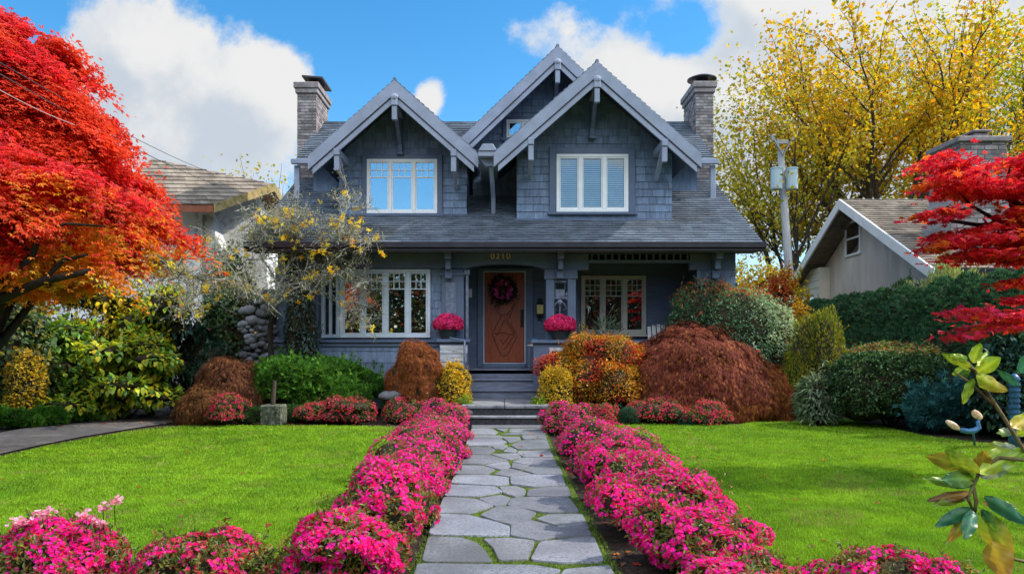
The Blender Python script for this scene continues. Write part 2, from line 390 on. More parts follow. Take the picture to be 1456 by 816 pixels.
def sample_lobes(lobes, n, zmin=-.6, depth=.10, lump=.14, lfreq=3.0, gaps=.0, seed=0, inner=.15):
    """points near the skin of a union of ellipsoids with uneven outline, clumps and gaps; returns positions and outward normals"""
    lob = np.array(lobes, float); area = (lob[:, 3]*lob[:, 4]+lob[:, 4]*lob[:, 5]+lob[:, 3]*lob[:, 5]); pr = area/area.sum()
    ps = []; ns = []; got = 0; off = np.array([seed*13.7, seed*5.1, seed*3.3])
    while got < n:
        k = rng.choice(len(lob), n*2, p=pr); d = unit(rng.normal(size=(n*2, 3))); ok = d[:, 2] > zmin
        k = k[ok]; d = d[ok]; R = lob[k, 3:6]; c = lob[k, :3]
        r = 1-np.abs(rng.normal(0, depth, len(d))); q = rng.random(len(d)) < inner; r[q] *= rng.uniform(.6, 1, q.sum())
        p = c+d*R; nz = vnoise(p*lfreq+off); nz2 = vnoise(p*lfreq*2.7+off+9)
        r = r*(1+lump*(nz-.5)*2+lump*.6*(nz2-.5)*2)
        p = c+d*R*r[:, None]
        m = np.ones(len(p), bool)
        for L in lob: m &= (((p-L[:3])/L[3:6])**2).sum(1) > .55
        if gaps: m &= (nz2+.35*nz) > gaps
        p = p[m]; d = unit((d/R)[m]); ps.append(p); ns.append(d); got += len(p)
        if len(p) == 0: break
    return np.concatenate(ps)[:n], np.concatenate(ns)[:n]
UPV = np.array([0, 0, 1.0])
def orient(p, nr, style):
    n = len(p); rnd = rng.normal(size=(n, 3))
    if style == 'weep':   # combed downwards, like threads of a waterfall
        tang = unit(-UPV-nr*(-UPV@nr.T)[:, None]); ax = unit(tang*1.0+nr*.35+rnd*.22-UPV*.25); nm = unit(nr+rnd*.25)
    elif style == 'needle':
        ax = unit(nr*.9+rnd*.45+UPV*.35); nm = unit(rnd)
    elif style == 'layer':
        ax = unit(nr*np.array([1, 1, .2])+rnd*.5-UPV*.12); nm = unit(UPV+nr*.5+rnd*.3)
    elif style == 'droop':
        ax = unit(nr*.75+rnd*.6-UPV*.22); nm = unit(nr*.6+UPV*.75+rnd*.4)
    elif style == 'upright':
        ax = unit(UPV+nr*.35+rnd*.25); nm = unit(nr+rnd*.5)
    else:
        ax = unit(nr*.45+rnd*.7+UPV*.1); nm = unit(nr+UPV*.25+rnd*.45)
    return ax, nm
def dome(W, D, H, k=7, sd=0, flat=.5):
    """ellipsoids that together make a rounded, uneven mound W x D x H standing on z = 0"""
    R = random.Random(sd); out = [(0, 0, H*.42, W*.40, D*.40, H*.53)]
    for i in range(k):
        a = 2*math.pi*i/k+R.uniform(-.3, .3); e = R.uniform(.62, .95); s = R.uniform(.26, .38)
        out.append((math.cos(a)*W*(.5-s*.62)*e, math.sin(a)*D*(.5-s*.62)*e, H*R.uniform(.25, .62), W*s*.72, D*s*.72, H*R.uniform(.30, .40)))
    return out
def ragged(W, D, H, sd=0, k=13):
    R = random.Random(sd); out = [(0, 0, H*.36, W*.38, D*.40, H*.46)]
    for i in range(k):
        a = R.uniform(0, 6.283); e = R.uniform(.35, 1.05); s = R.uniform(.15, .30); hz = R.uniform(.18, .78)*(1.1-.5*e)
        out.append((math.cos(a)*W*(.5-s*.45)*e, math.sin(a)*D*(.5-s*.45)*e, H*hz, W*s*R.uniform(.65, .9), D*s*R.uniform(.6, .9), H*R.uniform(.20, .36)))
    return out
def plant(name, label, cat, base, lobes, n, leaf, pal, style='leaf', ratio=.5, group=None, flowers=None, mat='leaf', lump=.14, gaps=0., lobes_n=1, spread=2*math.pi, zmin=-.6,
          colf=None, core=.74, stems=5, big=False, depth=.10, lfreq=3.0, seed=None, inner=.15, jitter=.28, partname='foliage', fold=.3, shoots=None):
    t = thing(name, label, cat, base, group); sd = seed if seed is not None else random.randrange(999)
    p, nr = sample_lobes(lobes, n, zmin, depth, lump, lfreq, gaps, sd, inner)
    k = p[:, 2] > .01; p = p[k]; nr = nr[k]
    if shoots is None: shoots = 0 if style == 'weep' else max(10, n//140)
    if shoots:   # stray shoots that break the outline
        q, qn = sample_lobes(lobes, shoots, -.1, .02, lump, lfreq, 0, sd+1, 0); m = 7; dl = unit(qn+UPV*.7+rng.normal(size=q.shape)*.35)*leaf*rng.uniform(.8, 3.2, (len(q), 1))
        tt = np.tile(np.linspace(0, 1, m), len(q))[:, None]; qq = np.repeat(q, m, 0)+np.repeat(dl, m, 0)*tt
        p = np.concatenate([p, qq]); nr = np.concatenate([nr, unit(np.repeat(dl, m, 0)+rng.normal(size=qq.shape)*leaf*.8)])
    ax, nm = orient(p, nr, style); L = leaf*rng.uniform(.65, 1.3, len(p)); c = colf(p, nr) if colf else pick(pal, len(p), jitter)
    c = np.clip(c*(.74+.52*vnoise(p*3.1+sd*1.3))[:, None], 0, 1)   # sprays of older and younger leaves
    if big: V, Fc, C = bigleaf(p, ax, nm, L, L*ratio, c)
    else: V, Fc, C = leafmesh(p, ax, nm, L, L*ratio, c, lobes_n, spread, fold)
    link(partname, mesh_np(partname, V, Fc, C), M[mat], t)
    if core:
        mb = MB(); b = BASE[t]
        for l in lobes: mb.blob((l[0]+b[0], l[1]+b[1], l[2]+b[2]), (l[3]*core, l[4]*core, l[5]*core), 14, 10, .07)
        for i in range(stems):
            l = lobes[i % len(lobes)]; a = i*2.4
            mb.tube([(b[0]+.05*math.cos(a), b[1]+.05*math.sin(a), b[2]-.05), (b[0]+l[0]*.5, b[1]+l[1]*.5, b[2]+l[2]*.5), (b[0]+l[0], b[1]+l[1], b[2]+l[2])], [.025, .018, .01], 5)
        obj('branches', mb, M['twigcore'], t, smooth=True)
    if flowers:
        nf, fs, fpal = flowers[:3]; clus = flowers[3] if len(flowers) > 3 else .45; zlo = flowers[4] if len(flowers) > 4 else -.25
        q, qn = sample_lobes(lobes, nf*3, zlo, .03, lump, lfreq, 0, sd, 0)
        z = vnoise(q*8+sd); z2 = vnoise(q*19+sd*2); k = ((z*.6+z2*.4) > clus) & (q[:, 2] > .02); q = q[k][:nf]; qn = qn[k][:nf]
        q = q+qn*fs*.55
        nm = unit(qn+rng.normal(size=q.shape)*.45+UPV*.15); ax = unit(np.cross(nm, rng.normal(size=q.shape)))
        V, Fc, C = leafmesh(q, ax, nm, fs*rng.uniform(.75, 1.2, len(q)), fs*.85, pick(fpal, len(q), .22), 5, 2*math.pi, .2, -.22, .6)
        link('blossoms', mesh_np('blossoms', V, Fc, C), M['petal'], t)
    return t
def grow(segs, tips, p, d, L, r, lvl, maxl, rnd, up=.15, wander=.25, kids=(3, 5), shrink=.68, angle=.75, first=.35):
    """recursive branching; segs gets (points, radii), tips gets (point, direction) of the last twigs"""
    pts = [p.copy()]; n = 5
    for i in range(n):
        d = (d+Vector((rnd.gauss(0, 1), rnd.gauss(0, 1), rnd.gauss(0, 1)))*wander/n**.5*.8+Vector((0, 0, up))/n).normalized()
        p = p+d*L/n; pts.append(p.copy())
    rr = [r*(1-.55*i/n) for i in range(n+1)]; segs.append((pts, rr))
    if lvl >= maxl:
        tips += [(pts[i], d) for i in range(1, n+1)]; return
    for k in range(rnd.randint(*kids)):
        t = first+(1-first)*(k+rnd.random())/kids[1]; t = min(t, .99); i = int(t*n); q = pts[i].lerp(pts[i+1], t*n-i)
        az = k*2.4+rnd.uniform(0, 1.2); a = angle*rnd.uniform(.7, 1.25); o = d.orthogonal().normalized(); w = d.cross(o)
        dd = (d*math.cos(a)+(o*math.cos(az)+w*math.sin(az))*math.sin(a)).normalized()
        grow(segs, tips, q, dd, L*shrink*rnd.uniform(.8, 1.15), rr[i]*.62, lvl+1, maxl, rnd, up, wander, kids, shrink, angle, .25)
    grow(segs, tips, p, d, L*shrink, rr[-1], lvl+1, maxl, rnd, up, wander, kids, shrink, angle, .25)
# ---------------------------------------------------------------- the ground
def struct(name, mb, mat, smooth=False, bevel=0):
    o = obj(name, mb, mat, None, (0, 0, 0), smooth, bevel); o['kind'] = 'structure'; return o
def sheet(poly, z): mb = MB(); mb.add([(x, y, z) for x, y in poly], [tuple(range(len(poly)))]); return mb
def gpt(px, py): Y = 1575/(py-499); return (XP(px, Y), Y)
struct('ground', sheet([(-900, -600), (900, -600), (900, 1500), (-900, 1500)], -.05), M['ground'])
struct('garden_soil', sheet([(-16, -3), (13, -3), (13, 24), (-16, 24)], -.02), M['soil'])
LAWN_L = [(-14, 4.75), (-1.55, 4.75), (-1.35, 6), (-1.45, 9), (-1.6, 12.5), gpt(592, 608), gpt(500, 605.5), gpt(420, 605), gpt(330, 605), gpt(255, 606), gpt(200, 611), gpt(120, 624), gpt(60, 636), gpt(0, 650), (-14, 8.4)]
LAWN_R = [(1.5, 4.55), (1.85, 6.2), (1.75, 8.5), (1.65, 11), (1.7, 13.2), gpt(846, 602.5), gpt(960, 603), gpt(1050, 604), gpt(1080, 598), gpt(1140, 593.5), gpt(1200, 594), gpt(1310, 619), gpt(1425, 634), (8.2, 10.2), (14, 9.6), (14, 4.55)]
struct('lawn', sheet(LAWN_L, 0), M['lawn']); struct('lawn', sheet(LAWN_R, 0), M['lawn'])
dr = [(-16, 9.0), gpt(-40, 655), gpt(0, 645), gpt(60, 632), gpt(120, 620), gpt(200, 607), gpt(262, 598), gpt(300, 590), gpt(262, 572), gpt(180, 585), gpt(100, 597), gpt(0, 615), gpt(-60, 620), (-16, 13)]
struct('driveway', sheet(dr, .004), M['asphalt'])
# the flagstone walk: stones measured on the photograph, laid as real slabs on a mossy bed
ST = """75,1020 870,1033 1050,1065 975,1118 700,1122 42,1120|1090,1065 1385,1037 1430,1120 1045,1120|145,837 370,845 470,880 530,935 580,1007 100,1005|525,853 700,847 872,867 822,990 630,995 600,915
915,875 1280,837 1350,1005 1050,1013 852,993|205,680 420,690 600,735 697,767 697,823 560,827 145,820|505,690 610,637 740,630 880,675 830,720 712,753 600,725|720,760 850,725 1000,765 1240,790 1262,825 1050,835 900,860 715,825
890,713 980,685 1200,680 1250,783 1080,775|250,565 470,580 590,625 430,673 205,673|490,577 640,553 705,575 670,613 600,625|720,577 850,567 1110,575 1180,665 940,670 690,623|290,478 600,490 652,527 480,556 255,553
635,496 740,490 810,515 800,552 740,560 665,535|840,515 950,500 1100,492 1122,562 830,558 825,545|330,415 560,415 690,430 695,474 620,485 300,466|712,430 860,412 1060,414 1086,485 860,492 715,475|345,347 510,350 600,375 545,407 318,407
530,345 690,318 706,355 640,375|600,407 650,380 710,370 850,405 710,422|725,330 840,350 780,375 717,362|850,357 1040,352 1066,408 880,405 800,380|380,275 560,275 690,310 520,338 347,335|570,268 750,265 780,288 700,306
790,293 1000,291 1030,345 850,345 722,320|397,220 570,222 600,240 560,265 382,267|580,212 650,196 688,212 650,235 600,232|660,250 700,220 750,242 738,260|770,246 980,241 1002,285 800,285 757,263|412,166 640,166 680,186 570,210 402,209
650,151 768,151 778,170 700,190|790,173 960,169 980,234 762,234 712,206|430,137 620,139 660,149 640,160 416,160|790,150 790,141 945,136 956,165 800,166|440,91 570,91 618,115 600,131 432,131|602,93 690,95 660,114|705,93 930,91 943,118 702,117
700,122 945,122 950,131 650,134|446,63 930,63 935,84 441,86"""
pb = MB(); pb.box(-.615, .745, 3.2, 14.72, -.05, .016)
path = obj('path', pb, M['moss'], None, (0, 0, 0)); path['kind'] = 'structure'
stm = MB()
def slab(poly, z1, tint):
    c = np.mean(poly, 0); n = len(poly); q = []
    poly = [(x+.012*(x-c[0])/np.hypot(x-c[0], y-c[1]), y+.016*(y-c[1])/np.hypot(x-c[0], y-c[1])) for x, y in poly]
    # round the corners a little
    for i in range(n):
        a, b, d = np.array(poly[i-1]), np.array(poly[i]), np.array(poly[(i+1) % n])
        f = .09
        q += [tuple(b+(a-b)*f), tuple(b*.94+(a+d)*.03), tuple(b+(d-b)*f)] if n > 3 else [tuple(b)]
    m = len(q); dz = random.uniform(-.004, .004)
    top = [(c[0]+(x-c[0])*(1-.004/max(.15, np.hypot(x-c[0], y-c[1]))), c[1]+(y-c[1])*(1-.004/max(.15, np.hypot(x-c[0], y-c[1]))), z1+dz) for x, y in q]
    mid = [(x, y, z1+dz-.012) for x, y in q]; bot = [(x, y, 0.0) for x, y in q]
    stm.add(top+mid+bot, [tuple(range(m))]+[(j*m+i, (j+1)*m+i, (j+1)*m+(i+1) % m, j*m+(i+1) % m) for j in (0, 1) for i in range(m)], tint)
for s in ST.replace('\n', '|').split('|'):
    pts = []
    for ab in s.split():
        a, b = map(float, ab.split(',')); px = 580+a*.20604; py = 590+b*.20604; Y = (CH-.03)*F/(py-499); pts.append((XP(px, Y), Y))
    pts = pts[::-1] if sum((pts[i][0]-pts[i-1][0])*(pts[i][1]+pts[i-1][1]) for i in range(len(pts))) < 0 else pts
    t = random.uniform(.70, 1.16); slab(pts[::-1], .034, (t*random.uniform(.97, 1.03), t, t*random.uniform(.98, 1.06)))
obj('flagstones', stm, M['stone'], path, smooth=False)

# ---------------------------------------------------------------- the blue craftsman house
H = thing('craftsman_house', 'dark slate blue shingled house with two front gables and a wooden door', 'house', (0, 18.5, 0))
S = F/17.5
def part(name, mb, mat, parent=None, bevel=0, smooth=False): return obj(name, mb, M[mat], parent or H, None, smooth, bevel)
def wall_cells(mb, poly, Y, course=.19, width=.22, **k): return cells(mb, poly, (0, Y, 0), (1, 0, 0), (0, 0, 1), course, width, **k)
def shingle_wall(name, poly, Y, back, course=.19, width=.22, **k):
    mb = MB(); mb.prism(poly, Y+.001, back); o = part(name, mb, 'soffit')
    sh = MB(); wall_cells(sh, poly, Y, course, width, **k); part('shingles', sh, 'wall', o); return o
def board_wall(name, x0, x1, z0, z1, Y, back, h=.15, mat='board'):
    mb = MB(); mb.box(x0, x1, Y+.012, back, z0, z1); z = z0
    while z < z1-.01:
        e = min(z+h, z1); mb.add([(x0, Y, z), (x1, Y, z), (x1, Y+.011, e), (x0, Y+.011, e), (x0, Y+.012, z), (x1, Y+.012, z)], [(0, 1, 2, 3), (0, 4, 5, 1)]); z = e
    return part(name, mb, mat)
def window(x0, x1, z0, z1, Y, n, frame='white', fw=.055, grid=None, blinds=False, gl='glass', back='dark', casing=None, cw=.11, sill=True, parent=None, lights=None):
    """n sashes side by side standing 6 cm proud of the wall at Y, each with its own pane, muntins and blind"""
    mb = MB(); w = (x1-x0)
    mb.box(x0, x1, Y-.07, Y+.02, z1-fw, z1); mb.box(x0, x1, Y-.07, Y+.02, z0, z0+fw)
    xs = [x0+w*i/n for i in range(n+1)]
    for i, x in enumerate(xs):
        a = x if i == 0 else x-fw*.6; b = x if i == n else x+fw*.6
        mb.box(a if i else x0, b if i < n else x1, Y-.068, Y+.02, z0+fw, z1-fw) if 0 < i < n else mb.box(x0 if i == 0 else x1-fw, x0+fw if i == 0 else x1, Y-.068, Y+.02, z0+fw, z1-fw)
    W = part('window', mb, frame, parent, bevel=.006)
    bk = MB(); bk.box(x0+.01, x1-.01, Y-.012, Y-.004, z0+.01, z1-.01); part('dark_interior', bk, back, W)
    if casing:
        cb = MB(); cb.box(x0-cw, x0-.002, Y-.045, Y, z0-.02, z1+cw); cb.box(x1+.002, x1+cw, Y-.045, Y, z0-.02, z1+cw); cb.box(x0-.002, x1+.002, Y-.043, Y, z1+.002, z1+cw-.002)
        part('casing', cb, casing, W, bevel=.006)
    if sill:
        sb = MB(); sb.box(x0-cw-.05, x1+cw+.05, Y-.10, Y, z0-.065, z0-.002); part('sill', sb, casing or frame, W, bevel=.008)
    for i in range(n):
        a = xs[i]+(fw if i == 0 else fw*.6); b = xs[i+1]-(fw if i == n-1 else fw*.6); s = .03
        sh = MB(); za, zb = z0+fw, z1-fw
        sh.box(a+.004, a+s, Y-.055, Y-.015, za, zb); sh.box(b-s, b-.004, Y-.055, Y-.015, za, zb); sh.box(a+s, b-s, Y-.055, Y-.015, zb-s, zb-.003); sh.box(a+s, b-s, Y-.055, Y-.015, za+.003, za+s*1.3)
        if grid:
            nx, nz, hh = grid; zt = zb-s-hh
            sh.box(a+s, b-s, Y-.05, Y-.026, zt-.012, zt+.012)
            for k in range(1, nx): x = a+s+(b-a-2*s)*k/nx; sh.box(x-.009, x+.009, Y-.05, Y-.026, zt+.012, zb-s)
            for k in range(1, nz): z = zt+hh*k/nz; sh.box(a+s, b-s, Y-.049, Y-.027, z-.009, z+.009)
        part('sash', sh, frame, W)
        g = MB(); g.box(a+s, b-s, Y-.024, Y-.02, za+s, zb-s); part('pane', g, gl, W)
        if blinds:
            bl = MB(); z = za+s+.02
            while z < zb-s-.01:
                bl.hexa([(a+s+.01, Y-.019, z+.012), (b-s-.01, Y-.019, z+.012), (b-s-.01, Y-.0135, z+.048), (a+s+.01, Y-.0135, z+.048)], (0, -1, .1), .002); z += .052
            part('blind', bl, 'blind', W)
    return W
# body of the house behind the porch, and both side walls up under the roof
b = MB(); b.box(-5.42, 5.42, 19.02, 26, 0, 3.9); b.prism([(19.02, 3.9), (26, 3.9), (23.4, 6.0), (21, 6.0), (19.5, 5.3)], -5.42, 5.42, 'x'); part('wall', b, 'board')
b = MB(); b.box(-5.2, 5.2, 20, 24, 5, 6.75); part('wall', b, 'wall')
for sx in (-1, 1):    # outer ends of the storey under the roof, seen past the chimneys
    b = MB(); b.prism([(17.75, .2), (19.02, .2), (19.02, 5.0), (17.75, 4.35)], sx*5.40, sx*5.46, 'x'); part('wall', b, 'board')
# --- ground floor, left of the steps
ox0 = XP(390, 17.5)
sh = shingle_wall('wall', [(ox0, .15), (-.97, .15), (-.97, 1.60), (ox0, 1.60)], 17.5, 17.62, .27, .52, tint=(.8, 1.05))
b = MB(); b.box(ox0-.06, -1.0, 17.40, 18.02, 1.70, 1.76); b.box(ox0-.03, -.98, 17.45, 17.62, 1.605, 1.698); part('sill_ledge', b, 'bluetrim', bevel=.008)
b = MB(); b.box(ox0-.02, -.96, 17.44, 17.6, .62, .72); part('water_table', b, 'bluetrim', bevel=.006)
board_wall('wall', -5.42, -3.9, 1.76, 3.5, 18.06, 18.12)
b = MB(); b.box(XP(393, 17.7), XP(409, 17.7), 17.6, 17.78, 1.76, 3.5); part('corner_post', b, 'bluetrim', bevel=.01)
window(XP(419, 18.05), XP(449, 18.05), 1.86, 3.3, 18.05, 1, 'bluetrim', .06, casing='bluetrim', cw=.08, sill=False, gl='glass_dim')
bx0, bx1, bz0, bz1 = XP(484, 17.5), XP(612, 17.5), ZP(480, 17.5), ZP(383, 17.5)
b = MB(); b.prism([(bx0, 17.52), (bx1, 17.52), (bx1, 18.06), (bx0-.55, 18.06)], 1.76, bz0, 'z'); part('bay_wall', b, 'board'); b = MB(); b.prism([(bx0, 17.52), (bx1, 17.52), (bx1, 18.06), (bx0-.55, 18.06)], bz1, 3.5, 'z'); part('bay_wall', b, 'board')
window(bx0, bx1, bz0, bz1, 17.53, 4, 'greywhite', .075, grid=(3, 2, .36), gl='glass', casing=None, cw=.0, sill=False)
wc = MB(); wc.box(0, .62, -.07, .02, bz1-.075-1.9, bz1-1.9)
# canted side of the bay: one sash turned towards the left neighbour
A = Vector((bx0-.53, 18.05, 0)); Bp = Vector((bx0-.01, 17.54, 0)); dv = (Bp-A); L = dv.length; dv.normalize(); nv = Vector((dv.y, -dv.x, 0))
def canted(mb, a, c, n0, n1, z0, z1):
    q = [A+dv*a+nv*n0+Vector((0, 0, z0)), A+dv*c+nv*n0+Vector((0, 0, z0)), A+dv*c+nv*n0+Vector((0, 0, z1)), A+dv*a+nv*n0+Vector((0, 0, z1))]
    mb.hexa(q, nv, n1-n0)
b = MB(); canted(b, 0, .09, 0, .07, bz0, bz1); canted(b, L-.09, L, 0, .07, bz0, bz1); canted(b, .09, L-.09, 0, .07, bz0, bz0+.08); canted(b, .09, L-.09, 0, .07, bz1-.08, bz1); canted(b, L*.5-.03, L*.5+.03, 0, .068, bz0+.08, bz1-.08)
W = part('window', b, 'greywhite', bevel=.006); b = MB(); canted(b, .09, L-.09, .03, .035, bz0+.08, bz1-.08); part('pane', b, 'glass', W)
b = MB(); canted(b, .02, L-.02, -.02, .004, bz0+.02, bz1-.02); part('dark_interior', b, 'dark', W)
shingle_wall('wall', [(bx1, 1.76), (-1.5, 1.76), (-1.5, 3.5), (bx1, 3.5)], 17.56, 18.06, .19, .2)
# entablature over the ground floor and the arch over the steps
b = MB(); b.box(-4.9, -1.0, 17.48, 18.06, 3.5, 4.02); b.box(-4.92, -1.0, 17.46, 17.478, 3.46, 3.52); part('frieze', b, 'bluetrim', bevel=.006)
b = MB(); arch = [(-1.0, 4.02), (1.02, 4.02), (1.02, 3.44)]+[(.93-1.86*i/12, 3.44+.12*math.sin(math.pi*i/12)**.6) for i in range(13)]+[(-1.0, 3.44)]
b.prism(arch[::-1], 17.46, 17.66); part('arch_beam', b, 'bluetrim')
b = MB(); b.box(1.02, 5.46, 17.48, 17.66, 3.80, 4.02); b.box(1.02, 1.98, 17.475, 17.66, 3.42, 3.80); b.box(4.38, 5.46, 17.475, 17.66, 3.42, 3.80); b.box(1.98, 4.38, 17.47, 17.66, 3.585, 3.66); part('frieze', b, 'bluetrim', bevel=.006)
b = MB(); b.box(1.98, 4.38, 17.63, 17.65, 3.66, 3.80); part('transom_panel', b, 'dark')
for i in range(15): x = 2.06+i*.162; b = MB(); b.box(x-.022, x+.022, 17.50, 17.60, 3.66, 3.80); part('dentil', b, 'bluetrim')
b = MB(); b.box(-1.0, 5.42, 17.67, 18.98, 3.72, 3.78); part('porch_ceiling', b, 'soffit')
for px in (637, 797, 1020):    # brackets under the eaves
    x = XP(px, 17.2); b = MB(); b.box(x-.075, x+.075, 16.98, 17.47, 3.62, 3.86); b.box(x-.06, x+.06, 17.14, 17.47, 3.40, 3.618); b.box(x-.085, x+.085, 17.3, 17.45, 3.20, 3.398); part('bracket', b, 'bluetrim', bevel=.01)
# columns flanking the steps, with their capitals and pedestals
b = MB(); b.box(-1.50, -.97, 17.46, 17.7, 1.76, 3.44); c = part('column', b, 'bluetrim', bevel=.012)
b = MB(); b.box(-1.40, -1.16, 17.445, 17.458, 2.38, 3.12); part('inset_panel', b, 'steel', c)
b = MB(); b.box(-1.53, -.94, 17.43, 17.455, 3.28, 3.36); part('capital', b, 'bluetrim', c, bevel=.006)
for x0, x1 in ((.97, 1.17), (1.48, 1.68)):
    b = MB(); b.box(x0, x1, 17.46, 17.68, 1.76, 3.2); part('column', b, 'bluetrim', bevel=.012)
b = MB(); b.box(.93, 1.72, 17.44, 17.70, 3.2, 3.43); part('capital', b, 'bluetrim', bevel=.01)
b = MB(); b.box(-1.52, -.86, 17.1, 17.46, .3, 1.70); pd = part('pedestal', b, 'bluetrim', bevel=.01)
b = MB(); b.box(-1.58, -.80, 17.02, 17.47, 1.701, 1.775); part('pedestal_cap', b, 'bluetrim', pd, bevel=.01)
b = MB()
for i in range(4): b.box(-1.50, -.93+.02*i, 17.05, 17.098, .85+i*.2, 1.035+i*.2)
part('weathered_panel', b, 'weathered', pd)
b = MB(); b.box(.66, 1.72, 17.1, 17.46, .3, 1.68); pd = part('pedestal', b, 'bluetrim', bevel=.01)
b = MB(); b.box(.60, 1.78, 17.02, 17.47, 1.681, 1.755); part('pedestal_cap', b, 'bluetrim', pd, bevel=.01)
b = MB(); b.box(1.02, 1.52, 17.06, 17.098, 1.25, 1.58); part('pale_plate', b, 'weathered', pd, bevel=.01)
b = MB(); b.box(1.08, 1.46, 17.045, 17.058, 1.44, 1.50); b.box(1.08, 1.46, 17.045, 17.058, 1.31, 1.34); part('vent_slots', b, 'iron', pd)
# porch floor, low front wall and the corner pillar on the right
b = MB(); b.box(-1.0, 5.4, 17.6, 18.9, .96, 1.08); part('porch_floor', b, 'step')
shingle_wall('wall', [(1.72, .15), (5.46, .15), (5.46, 1.68), (1.72, 1.68)], 17.5, 17.62, .19, .22)
b = MB(); b.box(1.72, 5.52, 17.42, 17.70, 1.681, 1.75); part('sill_ledge', b, 'bluetrim', bevel=.008)
shingle_wall('corner_pillar', [(4.55, 1.75), (5.46, 1.75), (5.46, 3.42), (4.55, 3.42)], 17.5, 18.2, .19, .2)
# recess round the door, and the door
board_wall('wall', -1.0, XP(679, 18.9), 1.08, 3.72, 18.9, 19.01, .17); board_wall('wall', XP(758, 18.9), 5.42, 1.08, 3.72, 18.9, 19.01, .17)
b = MB(); b.box(-1.06, -1.0, 17.7, 18.9, 1.08, 3.72); part('recess_side', b, 'bluetrim')
dx0, dx1, dz0, dz1 = XP(689, 18.9), XP(745.5, 18.9), ZP(515.5, 18.9), ZP(387.5, 18.9)
b = MB(); b.box(XP(679, 18.9)+.001, dx0-.03, 18.84, 19.01, 1.08, 3.62); b.box(dx1+.03, XP(758, 18.9)-.001, 18.84, 19.01, 1.08, 3.62); b.box(dx0-.03, dx1+.03, 18.845, 19.01, dz1+.03, 3.62); b.box(dx0-.03, dx1+.03, 18.70, 19.0, 1.081, dz0-.02); part('door_casing', b, 'bluetrim', bevel=.008)
b = MB(); b.box(dx1+.004, dx1+.029, 18.85, 18.93, dz0-.02, dz1+.028); b.box(dx0-.028, dx1+.003, 18.85, 18.93, dz1+.004, dz1+.028); b.box(dx0-.028, dx0-.004, 18.87, 18.93, dz0-.02, dz1+.003); b.box(dx0-.003, dx1+.003, 18.74, 18.93, dz0-.019, dz0-.003); part('door_frame', b, 'greywhite')
b = MB(); b.box(dx0, dx1, 18.90, 18.95, dz0, dz1); D = part('door', b, 'door', bevel=.006)
b = MB(); w = dx1-dx0
b.box(dx0+.01, dx0+.17, 18.888, 18.899, dz0+.02, dz1-.02); b.box(dx1-.19, dx1-.01, 18.888, 18.899, dz0+.02, dz1-.02); b.box(dx0+.172, dx1-.192, 18.889, 18.899, dz0+.02, dz0+.15); b.box(dx0+.172, dx1-.192, 18.889, 18.899, dz1-.17, dz1-.02); part('stile_frame', b, 'door', D, bevel=.005)
def dpt(a, c): return (XP(680+a*.2204, 18.9), 18.893, ZP(345+c*.2204, 18.9))
b = MB()
for line in ([(150, 470), (112, 540), (90, 592), (118, 660), (150, 728), (182, 728), (222, 660), (252, 600), (215, 540), (182, 492)], [(120, 600), (140, 560), (168, 500), (205, 545), (232, 592)], [(108, 588), (160, 578), (205, 592), (232, 592), (195, 650), (165, 690)], [(140, 620), (160, 655), (200, 600)], [(268, 358), (232, 410), (198, 488)], [(238, 380), (205, 440), (182, 472)], [(104, 400), (118, 438), (146, 468), (190, 458)], [(126, 395), (136, 440)]):
    pts = []
    for i in range(len(line)-1):
        for k in range(4): t = k/4; pts.append(dpt(line[i][0]*(1-t)+line[i+1][0]*t, line[i][1]*(1-t)+line[i+1][1]*t))
    pts.append(dpt(*line[-1])); b.tube(pts, .012, 5)
part('carved_lines', b, 'carve', D, smooth=True)
b = MB(); b.box(XP(740, 18.9), XP(744.6, 18.9), 18.868, 18.887, ZP(465, 18.9), ZP(440, 18.9)); b.tube([(XP(742, 18.9), 18.86, ZP(459, 18.9)), (XP(742, 18.9), 18.82, ZP(456, 18.9)), (XP(742, 18.9), 18.82, ZP(447, 18.9)), (XP(742, 18.9), 18.86, ZP(444, 18.9))], .012, 6); part('handle', b, 'iron', D)
cu = bpy.data.curves.new('house_number', 'FONT'); cu.body = '0210'; cu.size = .20; cu.extrude = .008; cu.align_x = 'CENTER'; cu.space_character = 1.25
tmp = bpy.data.objects.new('numeral_source', cu); COL.objects.link(tmp); bpy.context.view_layer.update(); nme = bpy.data.meshes.new_from_object(tmp.evaluated_get(bpy.context.evaluated_depsgraph_get())); bpy.data.objects.remove(tmp); nme.materials.clear(); nme.materials.append(M['gold'])
nb = bpy.data.objects.new('house_number', nme); COL.objects.link(nb); nb.parent = H; nb.location = (XP(711.5, 17.45), 17.452-18.5, ZP(368, 17.45)); nb.rotation_euler = (math.pi/2, 0, 0)
BASE[nb] = BASE[H]
# door bell, mailbox, lantern, downpipes
b = MB(); b.box(XP(666, 18.88), XP(671, 18.88), 18.82, 18.9, ZP(423, 18.88), ZP(411, 18.88)); part('door_bell', b, 'white', bevel=.008)
b = MB(); b.box(XP(664, 17.4)-.035, XP(664, 17.4)+.035, 17.44, 17.52, 1.78, 3.30); b.box(XP(664, 17.4)-.07, XP(664, 17.4)+.07, 17.40, 17.54, 3.30, 3.42); part('downspout', b, 'steel', bevel=.008)
b = MB(); b.tube([(XP(661, 17.0), 16.9, .55), (XP(661, 17.0), 16.9, 1.74), (XP(640, 17.0), 16.9, 1.80)], .025, 8); part('handrail', b, 'steel', smooth=True)
lx = XP(768, 18.8); b = MB(); b.box(lx-.09, lx+.09, 18.78, 18.9, ZP(449, 18.8), ZP(446, 18.8)); b.box(lx-.09, lx+.09, 18.78, 18.9, ZP(433, 18.8), ZP(430, 18.8)); b.box(lx-.05, lx+.05, 18.86, 18.9, ZP(455, 18.8), ZP(424, 18.8))
